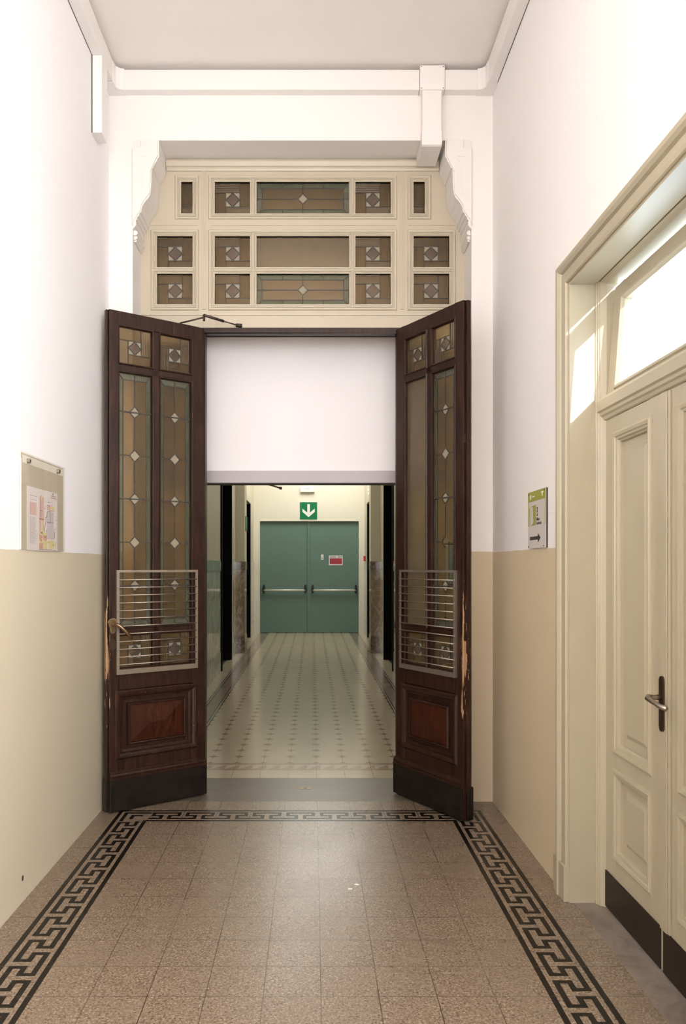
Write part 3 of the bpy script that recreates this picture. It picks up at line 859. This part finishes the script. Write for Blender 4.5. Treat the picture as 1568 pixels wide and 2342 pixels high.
    for i in range(12):
        z = 0.888+0.0466*i
        r = MB(s).mat('grille'); r.tube([(u0+0.012, z, 0.019), (u1-0.012, z, 0.019)], 0.0036, 8)
        r.disc(u0+0.010, z, 0.006, 0.013, 0.021, 8); r.disc(u1-0.010, z, 0.006, 0.013, 0.021, 8)
        r.build('rod', gr)
    # hinges on the hinge edge
    for z in (0.45, 1.55, 2.65):
        h = MB(s).mat('iron'); h.tube([(-0.006, z-0.05, -0.006-T/2), (-0.006, z+0.05, -0.006-T/2)], 0.006, 10); h.build('hinge', t)
    return t
LH = (-0.700, 4.990)
left = wooden_leaf('dark mahogany glazed door leaf, left, standing open with bronze lever handle', LH, (-0.802, -0.597), 1, 0.642, True)
RH = (0.545, 5.020)
right = wooden_leaf('dark mahogany glazed door leaf, right, with broken pane and worn edge', RH, (0.5, -0.866), -1, 0.657, False, True)
# lever of the left leaf
h = MB(1).mat('bronze')
hu, hv = 0.622, 1.135
for i in range(11):
    a = math.radians(20+14*i); h.bar((hu, hv), (hu+0.034*math.cos(a), hv+0.036*math.sin(a)), 0.009, 0.0, 0.010)
h.disc(hu, hv, 0.026, 0, 0.008, 16, 0.034); h.disc(hu, hv-0.03, 0.018, 0, 0.006, 14, 0.030)
hd = h.build('door_handle', left, 0.0015)
h = MB(1).mat('bronze')
h.tube([(hu, hv, 0.0), (hu, hv, 0.030), (hu-0.006, hv, 0.048), (hu-0.022, hv-0.008, 0.058), (hu-0.060, hv-0.045, 0.062), (hu-0.092, hv-0.085, 0.062), (hu-0.097, hv-0.090, 0.062)],
       [0.010, 0.009, 0.010, 0.010, 0.010, 0.011, 0.006], 12); h.build('lever', hd)
h = MB(1).mat('brown_metal'); h.disc(hu+0.003, 1.008, 0.018, 0, 0.007, 18, 0.042); h.mat('ink'); h.disc(hu+0.003, 1.010, 0.004, 0.007, 0.0075, 10, 0.010)
h.build('keyhole_cover', left)
# lever on the far side of the right leaf, and its bolts on the edge
h = MB(-1).mat('iron'); h.box(-0.030, 0.0, 1.075, 1.118, -0.034, -0.008); h.build('catch', right, 0.003)
for z, hh in ((1.05, 0.10), (0.55, 0.03), (2.2, 0.05)):
    h = MB(-1).mat('brown_metal'); h.box(0.657, 0.6605, z, z+hh, -0.016, -0.004); h.build('lock_plate', right)
# closer
t = thing('door_closer', 'thin dark door closer arm over the left wooden door leaf', 'door closer', (-0.47, 5.05, 3.06))
o = t.location
def rel(pts): return [tuple(Vector(p)-o) for p in pts]
h = MB().mat('iron'); h.tube(rel([(-0.845, 4.905, 3.032), (-0.69, 4.90, 3.068)]), 0.0055, 8); h.tube(rel([(-0.69, 4.90, 3.045), (-0.69, 4.90, 3.085)]), 0.008, 8); h.build('crank_arm', t)
h = MB().mat('iron'); h.tube(rel([(-0.69, 4.90, 3.082), (-0.575, 4.985, 3.070)]), 0.009, 8); h.tube(rel([(-0.575, 4.985, 3.070), (-0.49, 5.035, 3.060)]), 0.0045, 8); h.build('rod_arm', t)
h = MB().mat('iron'); h.tube(rel([(-0.50, 5.035, 3.060), (-0.46, 5.035, 3.058)]), 0.012, 8); h.tube(rel([(-0.475, 5.030, 3.058), (-0.475, 5.053, 3.058)]), 0.011, 8); h.build('bracket', t)

# ------------------------------------------------------------------ cream side door on the right
XD = 1.277; YH = 3.345
# casing, lining and frame: part of the building
cs = MB(-1).mat('creamdoor')
struct_root = bpy.data.objects.new('door_1', None); COL.objects.link(struct_root)
struct_root.location = (XR, DY1, 0); struct_root.rotation_euler = (0, 0, -math.pi/2); struct_root['kind'] = 'structure'
WD = DY1-DY0
prof = [(0.0, -0.03), (0.0, 0.010), (0.004, 0.016), (0.020, 0.018), (0.046, 0.018), (0.050, 0.010), (0.056, 0.010), (0.062, 0.022), (0.074, 0.031), (0.090, 0.032), (0.101, 0.024), (0.104, 0.014), (0.110, 0.014), (0.114, 0.006), (0.114, 0.0)]
cs.sweep([(0.0, 0.0), (0.0, DZ), (WD, DZ), (WD, 0.0)], prof, closed=False)
cs.build('casing', struct_root)
pb = MB(-1).mat('creamdoor'); pb.box(-0.142, 0.006, 0, 0.160, -0.02, 0.026); pb.build('plinth_block', struct_root, 0.003)
pb = MB(-1).mat('creamdoor'); pb.box(WD-0.006, WD+0.142, 0, 0.160, -0.02, 0.026); pb.build('plinth_block', struct_root, 0.003)
jb = MB(-1).mat('creamdoor')
# lining inside the reveal (n runs into the wall as negative)
LN = 0.012
jb.box(-0.004, LN, 0, DZ+0.004, -0.11, 0.003); jb.box(WD-LN, WD+0.004, 0, DZ+0.004, -0.11, 0.003); jb.box(LN, WD-LN, DZ-LN, DZ+0.004, -0.11, 0.003)
jb.build('lining', struct_root)
fm = MB(-1).mat('creamdoor')
steps = [(0.0, -0.105), (0.0, -0.110), (-0.020, -0.110), (-0.024, -0.116), (-0.032, -0.116), (-0.034, -0.122), (-0.040, -0.122), (-0.044, -0.130), (-0.050, -0.138), (-0.055, -0.145), (-0.055, -0.195), (0.0, -0.195)]
fm.sweep([(0.0, 0.0), (0.0, DZ+0.032), (WD, DZ+0.032), (WD, 0.0)], [(o_, n_) for o_, n_ in steps], closed=False)
fm.build('frame', struct_root)
tr = MB(-1).mat('creamdoor')
pr = [(2.1185, -0.195), (2.1185, -0.140), (2.122, -0.134), (2.134, -0.130), (2.140, -0.122), (2.152, -0.120), (2.158, -0.110), (2.200, -0.108), (2.212, -0.114), (2.212, -0.195)]
tr.hull([[(uu, v, n) for v, n in pr] for uu in (0.036, WD-0.036)])
tr.build('transom_rail', struct_root)
# leaves
def cream_leaf(label, y, astragal):
    t = thing('panelled_door', label, 'door', (XD, y, 0), (0, -1))
    W = 0.535; T = 0.04
    P0, P1 = (0.088, 0.455) if not astragal else (0.125, 0.475)
    b = MB(-1).mat('creamdoor')
    b.box(0, P0+0.02, 0.008, 2.117, -T, 0); b.box(P1-0.02, W, 0.008, 2.117, -T, 0)
    for v0, v1 in ((0.008, 0.263), (0.611, 0.712), (2.032, 2.117)): b.box(P0+0.02, P1-0.02, v0, v1, -T, 0)
    b.build('leaf', t, 0.0015)
    for v0, v1 in ((0.243, 0.631), (0.692, 2.052)):
        p = MB(-1).mat('creamdoor')
        p.ring(P0+0.046, P1-0.046, v0+0.046, v1-0.046, [(0.0, -0.024), (0.0, -0.010), (0.008, -0.006), (0.010, 0.002), (0.020, 0.004), (0.022, 0.009), (0.034, 0.012), (0.036, 0.006), (0.046, 0.003), (0.046, -0.003)])
        p.box(P0+0.01, P1-0.01, v0+0.01, v1-0.01, -T+0.005, -0.022)
        a, c, d, e = P0+0.046, P1-0.046, v0+0.046, v1-0.046; i = 0.035; j = 0.055
        p.hull([[(a+i, d+i, -0.022), (c-i, d+i, -0.022), (c-i, e-i, -0.022), (a+i, e-i, -0.022)],
                [(a+j, d+j, -0.012), (c-j, d+j, -0.012), (c-j, e-j, -0.012), (a+j, e-j, -0.012)]])
        p.build('panel', t)
    k = MB(-1).mat('kick'); k.box(0.0 if not astragal else 0.012, W-0.006, 0.010, 0.166, 0.0, 0.005); k.build('kick_plate', t, 0.001)
    if astragal:
        a = MB(-1).mat('creamdoor'); a.box(0.0, 0.072, 0.170, 2.112, 0.0, 0.010); a.box(0.006, 0.060, 0.170, 2.112, 0.010, 0.014); a.build('cover_strip', t, 0.002)
    return t
cream_leaf('cream panelled door leaf nearest the far casing of the side doorway on the right', YH, False)
l2 = cream_leaf('cream panelled door leaf with lever handle, cut by the right picture edge', YH-0.540, True)
# handle: plate and lever
h = MB(-1).mat('brown_metal')
pu = 0.030
h.box(pu-0.017, pu+0.017, 0.905, 1.072, 0.014, 0.021); h.disc(pu, 1.072, 0.0169, 0.014, 0.0206, 16); h.disc(pu, 0.905, 0.0169, 0.014, 0.0206, 16)
h.mat('ink'); h.disc(pu, 0.945, 0.004, 0.021, 0.0215, 8, 0.010)
hp = h.build('handle_plate', l2, 0.001)
h = MB(-1).mat('nickel')
h.tube([(pu, 1.012, 0.018), (pu, 1.012, 0.045), (pu+0.002, 1.014, 0.066), (pu+0.020, 1.012, 0.076), (pu+0.060, 1.004, 0.074), (pu+0.100, 0.996, 0.066), (pu+0.122, 0.994, 0.058), (pu+0.128, 0.994, 0.056)],
       [0.011, 0.009, 0.011, 0.011, 0.0085, 0.009, 0.010, 0.005], 14)
h.build('lever', hp)
# hopper sash above
sh = thing('hopper_window', 'cream hopper window tilted open above the panelled side door', 'window', (XD, 3.338, 2.214), (0, -1))
sh.rotation_mode = 'XYZ'
tilt = math.radians(4.2)
sh.rotation_euler = (-tilt, 0, math.atan2(-1, 0))
W = 1.02; Hs = 0.478
b = MB(-1).mat('creamdoor')
b.box(0, 0.108, 0, Hs, -0.04, 0); b.box(W-0.108, W, 0, Hs, -0.04, 0); b.box(0.108, W-0.108, 0, 0.036, -0.04, 0); b.box(0.108, W-0.108, Hs-0.078, Hs, -0.04, 0)
b.build('sash', sh, 0.002)
b = MB(-1).mat('creamdoor'); b.ring(0.115, W-0.115, 0.042, Hs-0.085, [(0, -0.02), (0, -0.004), (0.008, 0.004), (0.012, 0.009), (0.022, 0.010), (0.026, 0.004), (0.034, 0.0)])
b.build('glazing_bead', sh)
b = MB(-1).mat('clear'); b.box(0.106, W-0.106, 0.034, Hs-0.076, -0.022, -0.018); b.build('glass_pane', sh)

# ------------------------------------------------------------------ floor plan in its holder on the left wall
t = thing('notice_holder', 'clear acrylic notice holder with beige backing on the left wall', 'notice board', (XL, 3.353, 1.555), (0, 1))
W, H = 0.590, 0.433; s = -1
b = MB(s).mat('beige'); b.box(0.012, W-0.004, 0.004, H-0.004, 0.001, 0.005); b.mat('white')
b.box(0.03, W-0.01, H-0.045, H-0.012, 0.005, 0.0055); b.box(0.004, 0.012, 0.004, H-0.03, 0.003, 0.009)
b.mat('salmon')
b.build('backing', t)
b = MB(s).mat('acrylic'); b.box(0, W, 0, H, 0.0095, 0.0125); b.build('cover', t)
for u, v in ((0.088, 0.400), (0.488, 0.402)):
    b = MB(s).mat('nickel'); b.disc(u, v, 0.011, 0.0, 0.020, 16); b.mat('brown_metal'); b.disc(u, v, 0.005, 0.020, 0.0215, 12); b.build('screw', t, 0.002)
pl = thing('floor_plan', 'printed evacuation floor plan sheet inside the notice holder, pink and yellow rooms', 'poster', (XL, 3.437, 1.557), (0, 1))
W, H = 0.408, 0.288
b = MB(s).mat('paper'); b.box(0, W, 0, H, 0.0052, 0.0060); b.build('sheet', pl)
b = MB(s)
def dec(m, u0, u1, v0, v1, k=0): b.mat(m); b.box(u0*W, u1*W, v0*H, v1*H, 0.0060, 0.0064+0.0002*k)
# columns of small print, key plan and room blocks
dec('pink', .07, .28, .56, .76); dec('greyink', .08, .30, .86, .868); dec('greyink', .10, .28, .80, .806)
for i in range(26):
    y = .52-.0165*i
    if y < .07: break
    dec('greyink', .07, .07+random.uniform(.16, .24), y, y+.0045)
dec('pink', .37, .53, .52, .88); dec('salmon', .37, .53, .50, .515, 1); dec('yellow', .42, .47, .83, .90, 1)
dec('pink', .37, .52, .30, .50); dec('yellow', .43, .48, .28, .49, 1); dec('yellow', .36, .62, .255, .30, 1)
dec('salmon', .50, .62, .17, .255); dec('salmon', .37, .47, .17, .255); dec('yellow', .37, .66, .12, .17, 1)
dec('salmon', .37, .50, .03, .12); dec('yellow', .51, .63, .03, .12)
dec('lav', .62, .86, .36, .66); dec('lav', .64, .88, .20, .36); dec('pink', .63, .74, .68, .76); dec('yellow', .75, .90, .70, .76)
dec('yellow', .68, .86, .04, .18); dec('yellow', .86, .95, .09, .13, 1)
dec('red', .63, .74, .76, .768, 2); dec('red', .74, .86, .68, .688, 2); dec('red', .77, .96, .90, .908, 2); dec('ink', .77, .95, .93, .938)
dec('ink', .83, .85, .955, .99); dec('red', .37, .53, .512, .522, 2)
for u0, v0, u1, v1 in ((.53, .30, .64, .66), (.64, .66, .74, .66), (.62, .36, .62, .20), (.88, .36, .90, .22), (.37, .02, .95, .02), (.42, .90, .42, .52), (.62, .48, .86, .48), (.74, .48, .74, .68)):
    b.mat('ink'); b.bar((u0*W, v0*H), (u1*W, v1*H), 0.0016, 0.006, 0.0068)
for i in range(46):
    u, v = random.uniform(.36, .95), random.uniform(.03, .85)
    dec(random.choice(['ink', 'ink', 'red', 'greyink']), u, u+random.uniform(.006, .022), v, v+random.uniform(.006, .014), 2)
b.build('print', pl, weld=False)

# ------------------------------------------------------------------ direction sign on the right wall
t = thing('direction_sign', 'green and grey library direction sign with black arrow on the right wall', 'sign', (XR, 4.009, 1.575), (0, -1))
W, H = 0.302, 0.289
b = MB(-1).mat('ink'); b.box(0, W, 0, H, 0.0, 0.009); b.mat('signgrey'); b.box(0, W, 0, H, 0.009, 0.011); b.build('panel', t)
b = MB(-1).mat('olive')
def D(m, u0, u1, v0, v1, n=0.0116): b.mat(m); b.box(u0*W, u1*W, v0*H, v1*H, 0.011, n)
D('olive', 0, 1, .825, 1.0); D('olive', 0, .035, .395, .825); D('olive', .965, 1, .395, .825)
b.mat('olive')
b.prism([(.07*W, .70*H), (.12*W, .735*H), (.125*W, .40*H), (.095*W, .40*H)], .011, .0116)
b.prism([(.14*W, .74*H), (.46*W, .755*H), (.46*W, .40*H), (.17*W, .395*H), (.33*W, .45*H), (.27*W, .735*H), (.19*W, .735*H)], .011, .0116)
b.build('green_field', t, weld=False)
b = MB(-1).mat('ink')
b.prism([(.12*W, .145*H), (.58*W, .145*H), (.58*W, .095*H), (.72*W, .175*H), (.58*W, .255*H), (.58*W, .205*H), (.12*W, .205*H)], .011, .0118)
b.build('arrow', t)
b = MB(-1).mat('white')
b.disc(.165*W, .915*H, .010, .0116, .0122, 8, .011); b.disc(.165*W, .890*H, .006, .0116, .0125, 8, .010); b.box(.24*W, .40*W, .90*H, .912*H, .0116, .0122); b.build('emblem', t, weld=False)
b = MB(-1).mat('white')
b.box(.76*W, .88*W, .935*H, .955*H, .0116, .0122); b.box(.80*W, .835*W, .875*H, .935*H, .0116, .0122)
b.build('emblem', t)
for u, v in ((.03, .965), (.03, .03), (.90, .03), (.93, .97)):
    b = MB(-1).mat('brown_metal'); b.disc(u*W, v*H, 0.004, 0.011, 0.0135, 10); b.build('screw', t)
def text(txt, size, parent, u, v, n, mat, sx=1.0, name='lettering'):
    c = bpy.data.curves.new(name, 'FONT'); c.body = txt; c.size = size; c.extrude = 0.0003
    o = bpy.data.objects.new(name, c); COL.objects.link(o)
    dg = bpy.context.evaluated_depsgraph_get()
    me = bpy.data.meshes.new_from_object(o.evaluated_get(dg)); bpy.data.objects.remove(o)
    o = bpy.data.objects.new(name, me); COL.objects.link(o); o.parent = parent
    me.materials.clear(); me.materials.append(M[mat])
    o.rotation_euler = (math.pi/2, 0, 0); o.scale = (sx, 1, 1); o.location = (u, -n, v)
    return o
text('B', 0.066, t, .50*W, .555*H, .0115, 'ink', 0.62)
text('Biblioteca', 0.022, t, .50*W, .475*H, .0115, 'ink', 0.62)
text('Dea Perraccini', 0.022, t, .50*W, .405*H, .0115, 'ink', 0.62)

# ------------------------------------------------------------------ corridor end: fire doors and small fittings
def fire_leaf(x0, x1, b0, b1, label):
    t = thing('fire_door', label, 'door', (x0, YEND+0.07, 0), (1, 0)); W = x1-x0; s = -1
    b = MB(s).mat('firegreen'); b.box(0, W, 0.006, FZ-0.004, -0.05, 0); b.build('leaf', t, 0.003)
    g = MB(s).mat('bright'); g.tube([(b0-x0+0.03, 0.94, 0.075), (b1-x0-0.03, 0.94, 0.075)], 0.022, 14); bar = g.build('panic_bar', t)
    for u in (b0-x0+0.03, b1-x0-0.03):
        g = MB(s).mat('black'); g.disc(u, 0.965, 0.030, 0.0, 0.04, 18, 0.10); g.disc(u, 0.955, 0.026, 0.04, 0.095, 18, 0.055); g.build('bar_bracket', bar, 0.004)
    return t
fire_leaf(FX0+0.004, -0.116, -1.100, -0.125, 'green fire door leaf on the left, plain, with panic bar')
fr_ = fire_leaf(-0.112, FX1-0.004, -0.025, 0.985, 'green fire door leaf on the right, bearing a red notice above its panic bar')
b = MB(-1).mat('firegreen'); b.box(0.0, 0.066, 0.006, FZ-0.006, 0.0, 0.018); b.build('cover_strip', fr_, 0.002)
YD = YEND+0.07
t = thing('door_notice', 'red and white printed notice stuck on the right green fire door', 'sign', (0.365, YD, 1.492), (1, 0))
b = MB(-1).mat('white'); b.box(0, .302, 0, .213, 0.0005, 0.003); b.build('sheet', t)
b = MB(-1).mat('red'); b.box(.018, .284, .020, .150, 0.003, 0.004); b.mat('greyink'); b.box(.018, .160, .165, .195, .003, .004); b.box(.19, .284, .165, .195, .003, .004); b.build('print', t)
t = thing('door_label', 'tiny white label left of the red notice on the green fire door', 'label', (0.190, YD, 1.613), (1, 0))
b = MB(-1).mat('white'); b.box(0, .056, 0, .116, 0.0005, 0.004); b.build('plate', t)
b = MB(-1).mat('greyink'); b.box(.012, .044, .018, .045, 0.004, 0.005); b.build('print', t)
t = thing('exit_sign', 'green square sign with white down arrow above the fire doors', 'sign', (-0.283, YEND, 2.485), (1, 0))
b = MB(-1).mat('white'); b.box(0, .396, 0, .396, 0.0, 0.008); b.build('border', t)
b = MB(-1).mat('signgreen'); b.box(.008, .388, .008, .388, .008, .010); b.build('field', t)
b = MB(-1).mat('white'); c = .200
b.prism([(c-.028, .345), (c+.028, .345), (c+.028, .160), (c+.134, .248), (c+.134, .176), (c, .058), (c-.134, .176), (c-.134, .248), (c-.028, .160)], .010, .012)
b.build('arrow', t)
t = thing('emergency_light', 'white emergency light box high on the end wall above the arrow sign', 'light', (-0.265, YEND, 3.090), (1, 0))
b = MB(-1).mat('white'); b.box(0, .31, 0, .125, 0.0, 0.07); b.build('housing', t, 0.006)
b = MB(-1).mat('greyink'); b.box(.10, .21, .070, .078, .0702, .0712); b.build('print', t)
b = MB(-1).mat('greyink'); b.tube([(.145, .125, .01), (.145, .60, .01)], 0.004, 6); b.build('cable', t)
t = thing('alarm_button', 'small red alarm button on the right wall beside the green fire doors', 'alarm', (CR, 16.55, 1.58), (0, -1))
b = MB(-1).mat('redbtn'); b.box(-.05, .05, 0, .11, 0, .045); b.build('housing', t, 0.005)
b = MB(-1).mat('white'); b.box(-.025, .025, .03, .08, .045, .048); b.build('press_panel', t)
t = thing('wall_sign', 'white sign panel above the far right doorway of the corridor', 'sign', (CR, 15.62, 2.90), (0, -1))
b = MB(-1).mat('white'); b.box(0, .45, 0, .40, 0.0, .02); b.build('panel', t)
b = MB(-1).mat('greyink')
for i in range(4): b.box(.06, .36, .06+.08*i, .075+.08*i, .02, .021)
b.build('print', t)
t = thing('corridor_sign', 'green sign seen edge-on on the left pilaster of the corridor', 'sign', (-1.147, 13.16, 2.09), (0, 1))
b = MB(-1).mat('signgreen'); b.box(0, .24, 0, .24, 0.0, .012); b.build('panel', t)
# arm hanging behind the lowered wall
t = thing('closer_arm', 'short dark metal arm poking below the grey edge of the lowered wall', 'door closer', (-0.42, 5.53, 2.10))
o = t.location
b = MB().mat('iron'); b.tube(rel([(-0.42, 5.515, 2.100), (-0.243, 5.56, 2.050), (-0.228, 5.565, 2.046)]), [0.006, 0.006, 0.006], 8); b.build('arm', t)
b = MB().mat('iron'); b.tube(rel([(-0.238, 5.56, 2.048), (-0.222, 5.565, 2.045)]), 0.010, 8); b.build('tip', t)
b = MB().mat('iron'); b.box(-0.47-o.x, -0.40-o.x, 5.50-o.y, 5.53-o.y, 2.10-o.z, 2.16-o.z); b.build('bracket', t)
# dark leaves standing open in the side doorways
def dark_leaf(x0, x1, y, label):
    t = thing('side_room_door', label, 'door', (x0, y, 0), (1, 0)); W = x1-x0
    b = MB(-1).mat('darkdoor'); b.box(0, W, 0.006, 2.74, -0.04, 0); b.ring(0.12, W-0.12, 0.3, 1.0, [(0, 0), (0, .008), (.03, .008), (.03, 0)]); b.ring(0.12, W-0.12, 1.2, 2.5, [(0, 0), (0, .008), (.03, .008), (.03, 0)])
    b.build('leaf', t)
    b = MB(-1).mat('brown_metal'); b.disc(W/2, 1.05, 0.02, 0, 0.05, 12); b.build('door_knob', t)
dark_leaf(-1.95, -1.268, 12.093, 'tall black door open in the nearer doorway on the corridor left')
dark_leaf(1.122, 1.80, 12.093, 'tall black door open in the nearer doorway on the corridor right')
dark_leaf(-1.95, -1.272, 15.783, 'black door open in the far doorway left of the green fire doors')
dark_leaf(1.126, 1.80, 15.783, 'black door open in the far doorway right of the green fire doors')
# small things on the floor and a knock in the plaster
t = thing('bolt_keeper', 'tiny brass bolt keeper set in the grey threshold slab', 'bolt keeper', (-0.048, 5.13, 0.0), (1, 0))
b = MB().mat('bronze'); b.box(-.040, .040, -.014, .014, 0.0, 0.0022); b.mat('ink'); b.box(-.010, .010, -.006, .006, 0.0022, 0.0026); b.build('plate', t)
for (xq, yq, a, lb) in ((0.172, 3.535, 0.2, 'tiny white paper scrap on the terrazzo, the nearer one'), (0.206, 3.585, -0.3, 'tiny white paper scrap on the terrazzo, the one nearer the doorway')):
    b = MB().mat('white'); b.prism([(-.011, -.006), (.009, -.008), (.012, .003), (-.004, .008)], 0, 0.0012); o_ = b.build('paper_scrap')
    o_.location = (xq, yq, 0.0004); o_.rotation_euler = (0, 0, a); tag(o_, lb, 'paper scrap', 'paper scraps on the floor')
b = MB().mat('ink'); b.hull([[(XL-0.002+d, 3.40+.010*math.cos(a), 0.105+.016*math.sin(a)*(1+.3*math.cos(2*a))) for a in [i*math.pi/5 for i in range(10)]] for d in (0, .0026)]); b.build('chip', bpy.data.objects['wall_left'])
# lamps: the corridor's end lamp, then added fill lamps
M['tube'] = emit('lamp diffuser', (1.0, 1.0, 0.93), CORRIDOR_LAMP)
t = thing('ceiling_lamp', 'fluorescent ceiling lamp of the corridor near the green fire doors', 'lamp', (0.15, 15.2, ZC), (0, 1))
b = MB().mat('white'); b.box(-.90, .90, -.82, .82, -.06, 0); b.build('housing', t)
b = MB().mat('tube'); b.box(-.87, .87, -.79, .79, -.085, -.06); b.build('diffuser', t)
M['fill_tube'] = emit('fill lamp diffuser', (1.0, 1.0, 0.93), CORRIDOR_LAMP*0.40)  # unseen lamps added for a soft sheen on the floor
for xq, yy, lb in ((-0.45, 11.9, 'added unseen fill lamp on the corridor ceiling, between the tall black doors and the lowered wall'), (-0.05, 8.4, 'added unseen fill lamp on the corridor ceiling, just behind the lowered wall')):
    t = thing('ceiling_lamp', lb, 'lamp', (xq, yy, ZC), (0, 1))
    b = MB().mat('white'); b.box(-.90, .90, -.42, .42, -.06, 0); b.build('housing', t)
    b = MB().mat('fill_tube'); b.box(-.87, .87, -.39, .39, -.085, -.06); b.build('diffuser', t)
M['globe'] = emit('lamp globe', (1.0, 0.95, 0.90), FRONT_FILL_LAMP)  # unseen lamp added to help light the front room
t = thing('ceiling_lamp', 'added unseen round fill lamp on the front room ceiling, behind the camera', 'lamp', (0, 0.9, ZC), (1, 0))
b = MB().mat('white'); b.hull([[(0.16*math.cos(a), 0.16*math.sin(a), z) for a in [i*math.pi/12 for i in range(24)]] for z in (0, -0.03)]); b.build('base', t)
b = MB().mat('globe'); b.hull([[(r*math.cos(a), r*math.sin(a), z) for a in [i*math.pi/12 for i in range(24)]] for r, z in ((.15, -.03), (.20, -.08), (.20, -.13), (.15, -.19), (.06, -.215))], smooth=True); b.build('globe', t)
